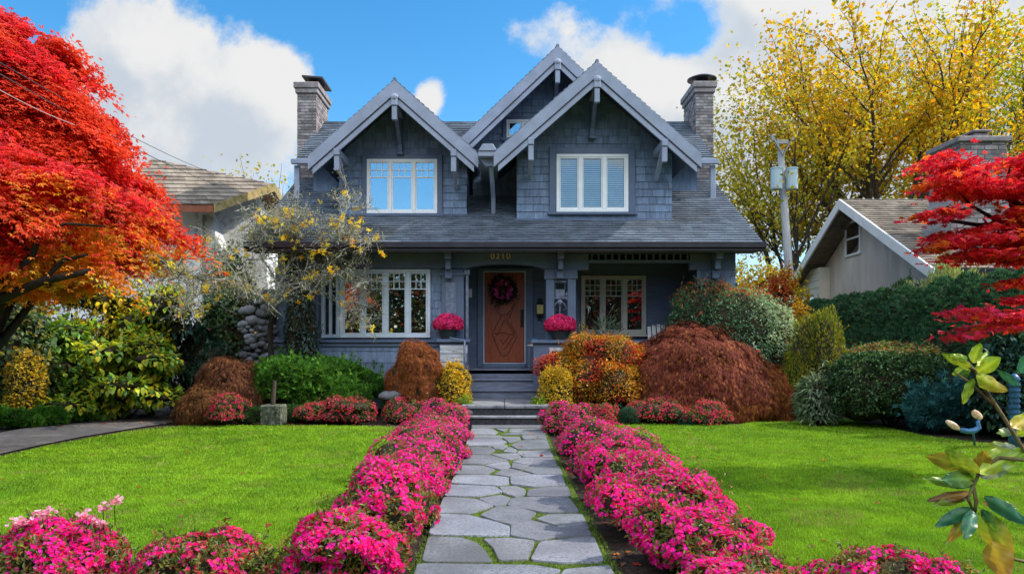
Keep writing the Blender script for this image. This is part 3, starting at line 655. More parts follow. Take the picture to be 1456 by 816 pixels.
LN = part('wall_lantern', b, 'iron', bevel=.004); b = MB(); b.box(lx-.078, lx+.078, 18.785, 18.855, ZP(446, 18.8)+.003, ZP(433, 18.8)-.003); part('lantern_glass', b, 'lampglass', LN)
# carved ornament hung between the right-hand posts
ox, oz = XP(796, 17.6), ZP(425, 17.6); b = MB()
b.box(ox-.11, ox+.11, 17.52, 17.60, oz+.05, oz+.22); b.box(ox-.17, ox+.17, 17.53, 17.59, oz+.0, oz+.048); b.tube([(ox-.12, 17.56, oz+.22), (ox-.12, 17.56, oz+.38)], .012, 6); b.tube([(ox+.12, 17.56, oz+.22), (ox+.12, 17.56, oz+.38)], .012, 6); b.box(ox-.15, ox+.15, 17.52, 17.62, oz+.38, oz+.44)
for s in (-1, 1): b.blob((ox+s*.17, 17.55, oz+.10), (.05, .04, .06), 8, 6, .05); b.blob((ox+s*.17, 17.55, oz+.0), (.045, .04, .045), 8, 6, .05); b.tube([(ox, 17.55, oz-.02), (ox+s*.10, 17.55, oz-.12), (ox+s*.17, 17.55, oz-.22), (ox+s*.08, 17.55, oz-.26)], [.02, .018, .014, .008], 6)
b.blob((ox, 17.55, oz-.08), (.07, .05, .07), 10, 8, .05); b.tube([(ox, 17.56, oz-.1), (ox, 17.56, oz-.6)], .02, 6); b.box(ox-.2, ox+.2, 17.62, 17.66, 1.76, 2.15)
part('carved_ornament', b, 'steel', smooth=False)
window(XP(826, 18.9), XP(918, 18.9), ZP(475, 18.9), ZP(392, 18.9), 18.9, 3, 'cream', .075, grid=(3, 3, .42), gl='glass_dim', back='redreflect', casing=None, cw=.03)
# steps up to the porch
for i, (yb, z) in enumerate(((17.0, .61), (17.3, .845), (17.6, 1.08))):
    st = MB(); st.box(-.88, .88, yb, 17.62 if i < 2 else 17.72, .25 if i == 0 else z-.30, z-.042); st.box(-.90, .90, yb-.035, yb+.34, z-.04, z); part('porch_step', st, 'step', bevel=.006)
# --- roofs
def roof_plane(name, q, course=.15, width=.26, thick=.10, mat='roof', parent=None, under='soffit'):
    """q: eave left, eave right, ridge right, ridge left (seen from outside)"""
    e0, e1, r1, r0 = [Vector(p) for p in q]; U = (e1-e0).normalized(); N = U.cross(r0-e0).normalized(); V = N.cross(U)
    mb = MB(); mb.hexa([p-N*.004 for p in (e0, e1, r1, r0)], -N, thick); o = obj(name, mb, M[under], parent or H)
    poly = [((p-e0).dot(U), (p-e0).dot(V)) for p in (e0, e1, r1, r0)]
    sh = MB(); cells(sh, poly, e0, U, V, course, width, gap=.006, tilt=.026, jit=.005, base=.003, tint=(.78, 1.18), ragged=.006); obj('roof_shingles', sh, M[mat], o); return o
EX, EY, EZ = 5.87, 16.8, 3.96; SL = .58
roof_plane('roof', [(-EX, EY, EZ), (EX, EY, EZ), (EX, 21.0, EZ+SL*4.2), (-EX, 21.0, EZ+SL*4.2)])
b = MB(); b.hexa([(-EX, 21.0, 6.39), (EX, 21.0, 6.39), (EX, 23.2, 6.39), (-EX, 23.2, 6.39)], (0, 0, -1), .1); b.hexa([(-EX, 23.2, 6.39), (EX, 23.2, 6.39), (EX, 27.2, 4.0), (-EX, 27.2, 4.0)], (0, 0, -1), .1); part('roof', b, 'roof')
UZ = 6.55; roof_plane('roof', [(-5.52, 19.5, UZ), (5.52, 19.5, UZ), (5.52, 22, 8.31), (-5.52, 22, 8.31)])
roof_plane('roof', [(5.52, 24.5, UZ), (-5.52, 24.5, UZ), (-5.52, 22, 8.31), (5.52, 22, 8.31)])
for sx in (-1, 1):
    b = MB(); b.prism([(20, 6.5), (24, 6.5), (22, 8.1)], sx*5.2, sx*5.1, 'x'); part('wall', b, 'wall')
b = MB(); b.box(-5.62, 5.62, 19.36, 19.47, UZ-.14, UZ-.01); part('gutter', b, 'rake', bevel=.01)
for sx in (-1, 1):
    b = MB(); b.box(sx*5.5-.07, sx*5.5+.07, 19.5, 19.62, 5.3, UZ-.15); part('downspout', b, 'rake', bevel=.008)
    b = MB(); n = Vector((0, -.87, 0)); b.prism([(EY, EZ-.2), (21.0, EZ+SL*4.2-.2), (21.0, EZ+SL*4.2-.02), (EY, EZ-.02)], sx*EX, sx*(EX+.035), 'x'); part('rake_board', b, 'bluetrim')
b = MB(); b.box(-EX-.04, EX+.04, EY-.15, EY-.01, EZ-.13, EZ+.005); b.box(-EX-.04, EX+.04, EY-.10, EY-.01, EZ-.20, EZ-.132); part('gutter', b, 'gutter', bevel=.012)
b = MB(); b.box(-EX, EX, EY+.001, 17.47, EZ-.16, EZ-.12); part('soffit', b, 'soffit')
b = MB(); b.box(-EX, EX, EY-.012, EY+.02, EZ-.19, EZ-.205); part('eave_line', b, 'rake')
# --- the front gables
def gable(ax, az, m, hl, hr, Yf, Yb, Yw, wx0, wx1, wz0, win, bracket_px, course=.185):
    el, er = az-m*hl, az-m*hr; t = .11
    roof_plane('gable_roof', [(ax-hl, Yb, el), (ax-hl, Yf, el), (ax, Yf, az), (ax, Yb, az)]); roof_plane('gable_roof', [(ax+hr, Yf, er), (ax+hr, Yb, er), (ax, Yb, az), (ax, Yf, az)])
    b = MB(); b.tube([(ax, Yf-.03, az+.012), (ax, Yb, az+.012)], .045, 6); part('ridge_cap', b, 'roof')
    # barge boards: broad pale outer board, dark reveal, narrower board set back below
    for (dz0, dz1, y0, y1, mat, ext) in ((-.34, -.015, Yf-.05, Yf-.002, 'rake', .05), (-.375, -.342, Yf-.03, Yf+.02, 'gutter', .03), (-.52, -.377, Yf-.02, Yf+.03, 'rake', -.05)):
        b = MB()
        for s, h in ((-1, hl), (1, hr)):
            hh = h+ext; q = [(ax, az+dz0), (ax+s*hh, az-m*hh+dz0), (ax+s*hh, az-m*hh+dz1), (ax, az+dz1)]
            b.prism(q if s < 0 else q[::-1], y0, y1)
        part('barge_board', b, mat)
    # wall under the gable
    def under(x): return az-.16-m*abs(x-ax)
    poly = [(wx0, wz0), (wx1, wz0), (wx1, under(wx1)), (ax, under(ax)), (wx0, under(wx0))]
    o = MB(); o.prism(poly, Yw+.002, Yw+.12); gw = part('gable_wall', o, 'soffit')
    s = MB()
    for pp in ([(wx0, wz0), (ax, wz0), (ax, under(ax)), (wx0, under(wx0))], [(ax, wz0), (wx1, wz0), (wx1, under(wx1)), (ax, under(ax))]): wall_cells(s, pp, Yw, course, .24, gap=.007, tilt=.02, tint=(.78, 1.18))
    part('shingles', s, 'wall', gw)
    b = MB(); b.box(wx0, wx0+.06, Yw+.002, Yb, wz0+.02, under(wx0)); b.box(wx1-.06, wx1, Yw+.002, Yb, wz0+.02, under(wx1)); part('cheek_wall', b, 'wall')
    b = MB(); b.box(wx0-.04, wx1+.04, Yw-.05, Yw+.05, wz0-.05, wz0+.015); part('skirt_board', b, 'bluetrim', bevel=.005)
    # band at the foot of the gable triangle
    # outlookers: at the peak and near both feet
    b = MB(); b.box(ax-.075, ax+.075, Yf-.09, Yw, az-.62, az-.45); b.box(ax-.06, ax+.06, Yf-.06, Yf+.06, az-.95, az-.622); b.blob((ax, Yf-.07, az-.42), (.10, .05, .08), 10, 6, .02); part('outlooker', b, 'rake', bevel=.012)
    b = MB(); b.box(ax-.06, ax+.06, Yw-.14, Yw-.02, az-1.45, az-.63); b.hexa([(ax-.05, Yf+.1, az-.68), (ax+.05, Yf+.1, az-.68), (ax+.05, Yw-.05, az-1.35), (ax-.05, Yw-.05, az-1.35)], (0, .5, .5), .1); b.box(ax-.085, ax+.085, Yw-.16, Yw-.02, az-1.52, az-1.451); part('knee_brace', b, 'bluetrim', bevel=.01)
    for px in bracket_px:
        x = XP(px, Yf); zt = az-m*abs(x-ax)-.42
        b = MB(); b.box(x-.07, x+.07, Yf-.06, Yw, zt-.16, zt); b.box(x-.062, x+.062, Yf-.03, Yf+.08, zt-.52, zt-.162); b.hexa([(x-.05, Yf+.1, zt-.17), (x+.05, Yf+.1, zt-.17), (x+.05, Yw-.03, zt-.75), (x-.05, Yw-.03, zt-.75)], (0, .5, .5), .1); part('outlooker', b, 'rake', bevel=.012)
    return win
gable(-2.60, 7.88, .88, 1.98, 1.92, 17.4, 22.0, 18.4, -4.13, -.95, ZP(306, 18.4), None, (479, 645))
window(XP(522, 18.37), XP(622, 18.37), ZP(304, 18.37), ZP(227, 18.37), 18.38, 3, 'white', .06, grid=(3, 2, .36), gl='glass_sky', casing='bluetrim', cw=.12)
gable(2.13, 8.19, .88, 2.34, 2.36, 17.1, 22.0, 18.1, .29, 4.09, ZP(312, 18.1), None, (755, 945))
window(XP(791, 18.07), XP(893, 18.07), ZP(302, 18.07), ZP(220, 18.07), 18.08, 3, 'white', .075, gl='glass_dim', blinds=True, casing='bluetrim', cw=.17)
gable(1.34, 9.25, .95, 2.55, 2.5, 18.8, 25.5, 19.6, -.85, 3.5, 5.6, None, ())
window(XP(720, 19.57), XP(766, 19.57), ZP(197, 19.57), ZP(171, 19.57), 19.58, 2, 'white', .055, gl='glass_sky', casing='bluetrim', cw=.09)
# valley gutter and downpipe between the front gables
b = MB(); b.box(-.62, -.18, 17.15, 19.6, 6.02, 6.14); b.prism([(-.62, 6.14), (-.18, 6.14), (-.28, 6.3), (-.52, 6.3)], 17.12, 17.2); b.prism([(-.60, 6.02), (-.2, 6.02), (-.27, 5.84), (-.45, 5.84)], 17.35, 17.55); b.tube([(-.33, 17.45, 5.86), (-.31, 17.7, 5.6), (-.29, 18.2, 5.3), (-.29, 18.4, 4.92)], .055, 8); part('valley_gutter', b, 'rake', bevel=.01)
# --- chimneys
def chimney(x0, x1, y0, y1, z0, z1, cap):
    b = MB(); b.box(x0+.012, x1-.012, y0+.012, y1-.012, z0, z1); c = part('chimney', b, 'mortar')
    s = MB(); h = z1-z0; k = dict(gap=.014, tilt=0, jit=.006, base=.012, bond=True, tint=(.55, 1.35))
    cells(s, [(0, 0), (x1-x0, 0), (x1-x0, h), (0, h)], (x0, y0+.012, z0), (1, 0, 0), (0, 0, 1), .085, .22, **k)
    for xx, uu, oo in ((x1-.012, (0, 1, 0), y0), (x0+.012, (0, -1, 0), y1)): cells(s, [(0, 0), (y1-y0, 0), (y1-y0, h), (0, h)], (xx, oo, z0), uu, (0, 0, 1), .085, .22, **k)
    part('bricks', s, 'brick', c)
    b = MB(); b.box(x0-.05, x1+.05, y0-.05, y1+.05, z1-.26, z1-.13); b.box(x0-.09, x1+.09, y0-.09, y1+.09, z1-.128, z1+.04); part('chimney_cap', b, 'brick', c, bevel=.015)
    cx, cy = (x0+x1)/2+.08, (y0+y1)/2; b = MB()
    if cap == 'slab': b.hexa([(x0+.1, y0+.1, z1+.25), (x1+.16, y0+.1, z1+.20), (x1+.16, y1-.2, z1+.20), (x0+.1, y1-.2, z1+.25)], (0, 0, 1), .05); b.box(x0+.22, x1-.05, y0+.35, y1-.35, z1+.041, z1+.21)
    else: b.lathe([(.19, z1+.04), (.17, z1+.22), (.42, z1+.235), (.42, z1+.26), (.26, z1+.33), (.02, z1+.35)], cx-.05, cy-.3, 20)
    part('flue_cover', b, 'gutter', c); return c
chimney(-5.92, -5.38, 21.05, 22.45, 5.0, ZP(119, 21), 'slab'); chimney(5.44, 5.94, 21.05, 22.45, 5.0, ZP(118, 21), 'round')
# cobbled stone pier at the left corner
b = MB(); x0, x1 = XP(338, 17.4), XP(392, 17.4); b.box(x0+.08, x1-.04, 17.5, 18.6, 0, 2.9); pier = part('stone_pier', b, 'darkgap'); b = MB()
for i in range(120):
    z = random.uniform(.1, 2.9); x = random.uniform(x0+.05, x1-.05); r = random.uniform(.06, .14); tt = random.uniform(.18, .75)
    b.blob((x, 17.5+random.uniform(-.03, .03), z), (r*1.2, .08, r*.8), 9, 6, .15, tt)
part('cobbles', b, 'rock', pier, smooth=True)

# stone landing in front of the porch steps
LS = thing('stone_steps', 'two low grey stone steps leading from the flagstone path to the blue porch steps', 'steps', (0, 15, 0))
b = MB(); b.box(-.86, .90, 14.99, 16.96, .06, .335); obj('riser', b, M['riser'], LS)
b = MB(); b.box(-.88, -.02, 14.96, 16.96, .336, .40); b.box(-.01, .92, 14.955, 16.96, .336, .398); obj('landing_slab', b, M['granite'], LS, bevel=.01)
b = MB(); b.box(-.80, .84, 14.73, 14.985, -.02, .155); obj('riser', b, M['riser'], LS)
b = MB(); b.box(-.82, .86, 14.70, 14.985, .156, .20); obj('tread', b, M['granite'], LS, bevel=.01)
# ---------------------------------------------------------------- neighbours, hedge, pole, wires
# left neighbour: brown hipped roof, white gable end turned towards us
N1 = thing('neighbour_house', 'white neighbouring house with a brown shingle roof behind the red maple', 'house', (-9.5, 24, 0))
R1, R2 = P(215, 226, 22), P(388, 262, 25.2); E1, E2 = P(150, 291, 19.8), P(303, 291, 21.4)
Cm = Vector((0, 0, CH)); _N = (Vector(E2)-Vector(E1)).cross(Vector(R1)-Vector(E1)); _d = Vector(R2)-Cm; R2 = tuple(Cm+_d*(_N.dot(Vector(E1)-Cm)/_N.dot(_d)))
print('R2', R2, E1, E2, R1)
roof_plane('roof', [E1, E2, R2, R1], .2, .3, .12, 'brownroof', N1, 'redwood')
F2 = P(408, 296, 28.5); F1 = (R1[0]-(E1[0]-R1[0])*1.0-.3, R1[1]+5.5, E2[2])
b = MB(); b.hexa([R2, R1, F1, F2], (0, 0, -1), .12); obj('roof', b, M['redwood'], N1)
def lerp(a, b_, t): return tuple(a[i]*(1-t)+b_[i]*t for i in range(3))
b = MB()
for a, c in ((E2, R2), (R2, F2)):
    a = (a[0]+.03, a[1]-.03, a[2]+.02); c = (c[0]+.03, c[1]-.03, c[2]+.02); b.hexa([(a[0], a[1], a[2]-.26), (c[0], c[1], c[2]-.26), c, a], (.8, -.6, 0), .06)
obj('barge_board', b, M['tanboard'], N1)
b = MB(); b.hexa([(E1[0], E1[1], E1[2]-.22), (E2[0], E2[1], E2[2]-.22), (E2[0], E2[1], E2[2]-.03), (E1[0], E1[1], E1[2]-.03)], (.2, -.98, 0), .05); obj('gutter', b, M['redwood'], N1)
w1, w2, wf = lerp(E2, (E1[0]+.2, E1[1]+1.2, 0), .08), lerp(R2, R1, .14), lerp(F2, F1, .10)
w1 = (w1[0]-.1, w1[1]+.75, 0); u1 = E2[2]-.05
b = MB(); b.add([(w1[0], w1[1], 0), (wf[0], wf[1], 0), (wf[0], wf[1], u1), (w2[0], w2[1], R2[2]-.25), (w1[0], w1[1], u1)], [(0, 1, 2, 3, 4)]); obj('gable_wall', b, M['whitewash'], N1)
b = MB(); b.add([(-16, w1[1]-1.2, 0), (w1[0], w1[1], 0), (w1[0], w1[1], u1), (-16, w1[1]-1.2, u1)], [(0, 1, 2, 3)]); obj('front_wall', b, M['whitewash'], N1)
b = MB(); px_, py_ = w1[0]-.25, w1[1]-.12; b.tube([(px_, py_, 0), (px_, py_, u1-.15)], .06, 8); obj('downspout', b, M['polewood'], N1)
# garage corner at the far left edge
N2 = thing('garage', 'low dark roofed garage behind the red maple at the far left edge', 'garage', (-9, 9.5, 0))
b = MB(); b.hexa([(-7.95, 8.0, 4.42), (-7.95, 12.1, 4.42), (-11, 12.1, 6.4), (-11, 8.0, 6.4)], (-.5, 0, -.9), .12); obj('roof', b, M['roof'], N2)
b = MB(); b.box(-7.97, -7.83, 8.0, 12.15, 4.22, 4.36); obj('gutter', b, M['steel'], N2)
b = MB(); b.box(-12, -8.6, 8.3, 11.8, 0, 4.3); obj('wall', b, M['siding'], N2)
# right neighbour: grey gable end on the line x = 10, ridge running away to the right
N3 = thing('neighbour_house', 'grey stucco neighbouring house with a steep white edged gable behind the dark hedge', 'house', (12, 22, 0))
ay, az = 22.0, 6.0; ny, nz = 17.2, 3.42; fy, fz = 26.9, 3.30
roof_plane('roof', [(10, ny, nz), (22, ny, nz), (22, ay, az), (10, ay, az)], .18, .3, .1, 'brownroof', N3)
b = MB(); b.hexa([(22, fy, fz), (10, fy, fz), (10, ay, az), (22, ay, az)], (0, .5, .85), -.1); obj('roof', b, M['brownroof'], N3)
b = MB()
for (y0, z0), (y1, z1) in (((ny-.05, nz-.03), (ay, az)), ((ay, az), (fy+.05, fz-.03))): b.prism([(y0, z0-.27), (y1, z1-.27), (y1, z1+.02), (y0, z0+.02)], 9.94, 10.0, 'x')
obj('barge_board', b, M['fascia'], N3)
b = MB(); wall3 = [(ny+.5, 0), (fy-.6, 0), (fy-.6, fz+.12), (ay, az-.18), (ny+.5, nz+.12)]; b.prism(wall3, 10.7, 10.9, 'x'); obj('gable_wall', b, M['stucco'], N3)
b = MB(); b.box(10.9, 22, ny+.5, ny+.6, 0, nz+.1); obj('wall', b, M['stucco'], N3)
def ywin(y0, y1, z0, z1, X, par, fr='fascia', two=True):
    b = MB(); f = .07
    b.box(X-.06, X, y0, y1, z1-f, z1); b.box(X-.06, X, y0, y1, z0, z0+f); b.box(X-.058, X, y0, y0+f, z0+f, z1-f); b.box(X-.058, X, y1-f, y1, z0+f, z1-f)
    if two: b.box(X-.052, X, y0+f, y1-f, (z0+z1)/2-.03, (z0+z1)/2+.03)
    w = obj('window', b, M[fr], par, bevel=.005); g = MB(); g.box(X-.035, X-.03, y0+f, y1-f, z0+f, z1-f); obj('pane', g, M['glass'], w)
    k = MB(); k.box(X-.012, X-.004, y0+.01, y1-.01, z0+.01, z1-.01); obj('dark_interior', k, M['dark'], w); return w
ywin(22.15, 23.15, 4.42, 5.5, 10.7, N3)
b = MB(); b.box(10.35, 10.695, 24.3, 26.2, 0, 4.25); bay = obj('bay', b, M['siding'], N3)
b = MB(); cells(b, [(0, 0), (1.9, 0), (1.9, 4.25), (0, 4.25)], (10.35, 26.2, 0), (0, -1, 0), (0, 0, 1), .24, 5, gap=0, tilt=.02, wvar=0, tint=(.97, 1.03)); obj('clapboards', b, M['siding'], bay)
ywin(24.4, 25.1, 2.9, 3.35, 10.33, N3, two=False); ywin(25.2, 26.0, 2.9, 3.35, 10.33, N3, two=False)
b = MB(); X0, X1, Y0, Y1 = 11.15, 12.3, 18.1, 19.4
b.prism([(X0-.25, 3.2), (X1+.25, 3.2), (X1+.22, 4.6), (X1, 5.4), (X1, 6.62), (X0, 6.62), (X0, 5.4), (X0-.22, 4.6)], Y0+.012, Y1); ch = obj('chimney', b, M['mortar'], N3)
b = MB(); k = dict(gap=.02, tilt=0, jit=.02, base=.012, bond=True, tint=(.55, 1.3)); cells(b, [(-.25, 0), (X1-X0+.25, 0), (X1-X0+.22, 1.4), (X1-X0, 2.2), (X1-X0, 3.42), (0, 3.42), (0, 2.2), (-.22, 1.4)], (X0, Y0+.012, 3.2), (1, 0, 0), (0, 0, 1), .12, .34, **k)
cells(b, [(0, 2.2), (1.29, 2.2), (1.29, 3.42), (0, 3.42)], (X0, Y1, 3.2), (0, -1, 0), (0, 0, 1), .12, .34, **k); obj('bricks', b, M['brick'], ch)
b = MB(); b.box(X0-.08, X1+.1, Y0-.08, Y1+.05, 6.62, 6.75); b.box(X0+.55, X0+.9, Y0+.3, Y0+.7, 6.75, 6.93); b.box(X0+.48, X0+.97, Y0+.23, Y0+.77, 6.95, 7.0); obj('chimney_cap', b, M['brick'], ch, bevel=.02)
# utility pole with two transformers
PX, PY = XP(1117, 27), 27.0
UP = thing('utility_pole', 'leaning grey utility pole with two pale transformers between the two houses', 'pole', (PX+.1, PY, 0))
b = MB(); b.tube([(PX+.18, PY, 0), (PX+.12, PY, ZP(385, 27)), (XP(1110, 27), PY, ZP(215, 27))], [.17, .15, .12], 10); obj('pole', b, M['polewood'], UP, smooth=True)
tx = XP(1111, 27)
for px in (1103, 1125):
    b = MB(); z0, z1 = ZP(272, 27), ZP(241, 27); x = XP(px, 26.8); b.lathe([(.19, z0), (.205, z0+.04), (.205, z1-.08), (.22, z1-.07), (.22, z1-.02), (.15, z1), (.04, z1+.01)], x, 26.72, 14); obj('transformer', b, M['transformer'], UP, smooth=False)
b = MB()
for s in (-1, 1): b.hexa([(tx-.02, 26.9, ZP(222, 27)), (tx+s*.34-.02, 26.9, ZP(200, 27)), (tx+s*.34+.03, 26.9, ZP(200, 27)+.03), (tx+.03, 26.9, ZP(222, 27)+.03)], (0, -1, 0), .1); b.tube([(tx+s*.34, 26.85, ZP(202, 27)), (tx+s*.42, 26.85, ZP(194, 27))], .07, 6)
b.box(tx-.2, tx+.2, 26.86, 26.96, ZP(206, 27), ZP(200, 27)); obj('cross_arm', b, M['polewood'], UP)
# wires coming over the red maple to the left house
def wire(pts, rad, mat, label):
    q = []
    for i in range(41):
        t = i/40; s = t*(len(pts)-1); k = min(int(s), len(pts)-2); f = s-k; p = lerp(pts[k], pts[k+1], f); q.append((p[0], p[1], p[2]-.10*math.sin(math.pi*t)))
    b = MB(); b.tube(q, rad, 5); o = obj('power_line', b, M[mat], None, pts[0]); tag(o, label, 'cable', 'cables crossing the red maple')
wire([P(-60, 55, 7), P(300, 246, 21)], .006, 'wire', 'upper thin dark cable crossing the red maple to the white house roof')
wire([P(-60, 72, 7), P(305, 262, 21)], .007, 'wire', 'lower thin dark cable crossing the red maple to the white house roof')
wire([P(-60, 95, 7), P(166, 194, 11.5)], .004, 'wirepale', 'pale thin cable ending inside the red maple crown')

# dark clipped hedge along the right boundary: a row of conifers grown together
def hedge():
    t = None; W_, D_, H_ = .82, 1.5, 2.85
    lob = [(0, 0, .7, .62, .39, .85), (0, 0, 1.5, .60, .38, .9), (0, 0, 2.25, .5, .30, .70), (0, 0, .3, .6, .39, .5)]
    pal = [((.045, .12, .055), 5), ((.065, .16, .07), 4), ((.10, .21, .08), 1.5), ((.03, .075, .042), 3)]
    first = None
    n = 15; pts = [(9.2+.06*math.sin(i*1.7), 13.0+i*.80) for i in range(n)]
    ordin = 'first second third fourth fifth sixth seventh eighth ninth tenth eleventh twelfth thirteenth fourteenth fifteenth sixteenth seventeenth'.split()
    for i, (x, y) in enumerate(pts):
        lab = f'dark green clipped hedge conifer, {ordin[n-1-i]} from the left end of the row' if i else 'dark green clipped hedge conifer at the right end of the row'
        if first is None:
            first = plant('hedge_conifer', lab, 'conifer', (x, y, 0), lob, 6500, .075, pal, 'upright', .42, 'conifers of the clipped hedge', mat='needle', lump=.10, core=.88, lfreq=2.6, inner=.05, depth=.05, lobes_n=3, spread=1.4, seed=5); r = first
        else: r = copy_tree(first); r.location = (x, y, random.uniform(-.05, .05)); r['label'] = lab
        r.scale = (1, 1, random.uniform(.98, 1.03)); r.rotation_euler.z = math.pi*(i % 2)+random.uniform(-.08, .08)+math.pi/2*0
def copy_tree(o, parent=None):
    c = o.copy(); COL.objects.link(c); c.parent = parent
    if o in BASE: BASE[c] = BASE[o]
    for ch in list(o.children): copy_tree(ch, c)
    return c
hedge()

M['treeleaf'] = leafy('tree_leaf', .5, .5, .25)
# ---------------------------------------------------------------- trees
def tree_wood(name, segs, mat, t, minr=.0):
    b = MB()
    for pts, rr in segs:
        if rr[0] > minr: b.tube(pts, rr, 6 if rr[0] > .05 else 4, cap=False)
    return obj(name, b, M[mat], t, smooth=True)
def tips_leaves(name, tips, per, leaf, pal, t, spread=.35, style='', colf=None, mat='leaf', ratio=.7, lobes_n=1, droop=.4, keep=None, jitter=.28):
    p = np.array([q[0] for q in tips]); d = np.array([q[1] for q in tips]); p = np.repeat(p, per, 0); d = np.repeat(d, per, 0)
    p = p+rng.normal(size=p.shape)*spread
    if keep is not None: k = keep(p); p = p[k]; d = d[k]
    rnd = rng.normal(size=p.shape); ax = unit(d*.4+rnd*.8-UPV*droop); nm = unit(rnd[::-1]+UPV*.8)
    L = leaf*rng.uniform(.65, 1.3, len(p)); c = colf(p) if colf else pick(pal, len(p), jitter)
    V, Fc, C = leafmesh(p, ax, nm, L, L*ratio, c, lobes_n, 1.6)
    V = V-np.array(BASE[t]); link(name, mesh_np(name, V, Fc, C), M[mat], t); return len(p)
GOLD = [((.60, .39, .012), 4), ((.68, .40, .010), 3), ((.52, .42, .02), 3), ((.28, .27, .03), 1.5), ((.62, .27, .012), 1.2)]
OLIVE = [((.46, .40, .03), 4), ((.56, .42, .025), 3), ((.24, .26, .035), 2.5), ((.42, .26, .03), 1)]
LIME = [((.56, .50, .02), 4), ((.38, .42, .03), 3), ((.66, .52, .02), 2), ((.18, .24, .025), 1.5)]
def big_tree(label, px, Y, top_py, r, spread_, pal, seed, per, leaf, levels=4, trunk=.32, angle=.55, up=.22, fork=.26, lsp=.5, group='tall yellow trees behind the grey house', kids=(3, 5)):
    x = XP(px, Y); Ht = ZP(top_py, Y); t = thing('autumn_tree', label, 'tree', (x, Y, 0), group); rnd = random.Random(seed); segs = []; tips = []
    base = Vector((x, Y, 0)); top = Vector((x+rnd.uniform(-.3, .3), Y, Ht*fork)); segs.append(([base, base.lerp(top, .5)+Vector((.1, 0, 0)), top], [trunk, trunk*.8, trunk*.72]))
    nb = 6
    for k in range(nb):
        a = 2*math.pi*k/nb+rnd.uniform(-.3, .3); tilt = rnd.uniform(.22, .62)*spread_ if k else .08
        d = Vector((math.cos(a)*math.sin(tilt), math.sin(a)*math.sin(tilt), math.cos(tilt)))
        grow(segs, tips, top-Vector((0, 0, rnd.uniform(0, Ht*.06))), d, Ht*rnd.uniform(.30, .40), trunk*rnd.uniform(.36, .5), 1, levels, rnd, up, .28, kids, .66, angle, .35)
    zmax = max(p.z for p, _ in tips); sc_ = (Ht-top.z)/(zmax-top.z)
    def adj(p): return Vector((x+(p.x-x)*r, Y+(p.y-Y)*r, top.z+(p.z-top.z)*sc_)) if p.z > top.z*.5 else p
    segs = [([adj(p) for p in pts] if i else pts, rr) for i, (pts, rr) in enumerate(segs)]; tips = [(adj(p), d) for p, d in tips]
    tree_wood('trunk', segs, 'bark', t, .012)
    n = tips_leaves('crown', tips, per, leaf, pal, t, lsp, mat='treeleaf', ratio=.75, droop=.3); print(label, len(segs), len(tips), n)
big_tree('olive yellow tree with a thin see-through crown just right of the right chimney', 1135, 31, 75, .95, 1.0, OLIVE, 3, 4, .16, 4, .22, .6, .16, .22, .22, kids=(3, 4))
big_tree('golden yellow tree with a dark forked trunk directly above the grey gable', 1252, 30, -6, .95, 1.15, GOLD, 8, 8, .18, 4, .42, .6, .18, .34, .22, kids=(3, 4))
big_tree('lime yellow tree behind the brick chimney of the grey house', 1420, 33, -70, 1.0, 1.1, LIME, 5, 7, .18, 4, .34, .6, .18, .26, .24, kids=(3, 4))
big_tree('small pale olive tree peeping out behind the left chimney', 398, 34, 232, .75, .8, OLIVE, 12, 5, .15, 3, .15, .6, .15, .3, .4, 'trees behind the house', kids=(3, 4))
plant('yellow_bush', 'rounded yellow bush behind the right end of the porch', 'bush', (XP(1075, 24), 24, 0), dome(4.2, 3, 4.6, 8, 3), 9000, .13, LIME+GOLD, 'leaf', .6, lump=.22, gaps=.3)
plant('orange_bush', 'rounded orange red bush below the utility pole', 'bush', (XP(1100, 22.2), 22.2, 0), dome(1.5, 1.5, 4.0, 6, 5), 5000, .09, [((.45, .09, .015), 3), ((.5, .15, .015), 3), ((.32, .05, .015), 2)], 'leaf', .6, lump=.2)
for px, Y, yt, w, sd in ((1350, 20.5, 372, 1.2, 3),):
    plant('conifer_shrub', 'pale yellow green shrub above the hedge in front of the grey house roof', 'bush', (XP(px, 16.5), 16.5, 0), dome(1.6, 1.3, ZP(362, 16.5), 7, 3), 6000, .10, [((.30, .33, .10), 3), ((.20, .27, .09), 3), ((.38, .38, .14), 1)], 'upright', .4, lump=.25)
plant('conifer_shrub', 'dark green pointed shrub standing above the hedge before the grey wall', 'bush', (XP(1285, 17.5), 17.5, 0), [(0, 0, 1.2, .7, .7, 1.3), (0, 0, 2.4, .45, .45, .85), (.35, 0, 2.2, .4, .4, .8)], 4500, .07, [((.025, .06, .02), 3), ((.04, .09, .025), 2)], 'upright', .4, mat='needle')

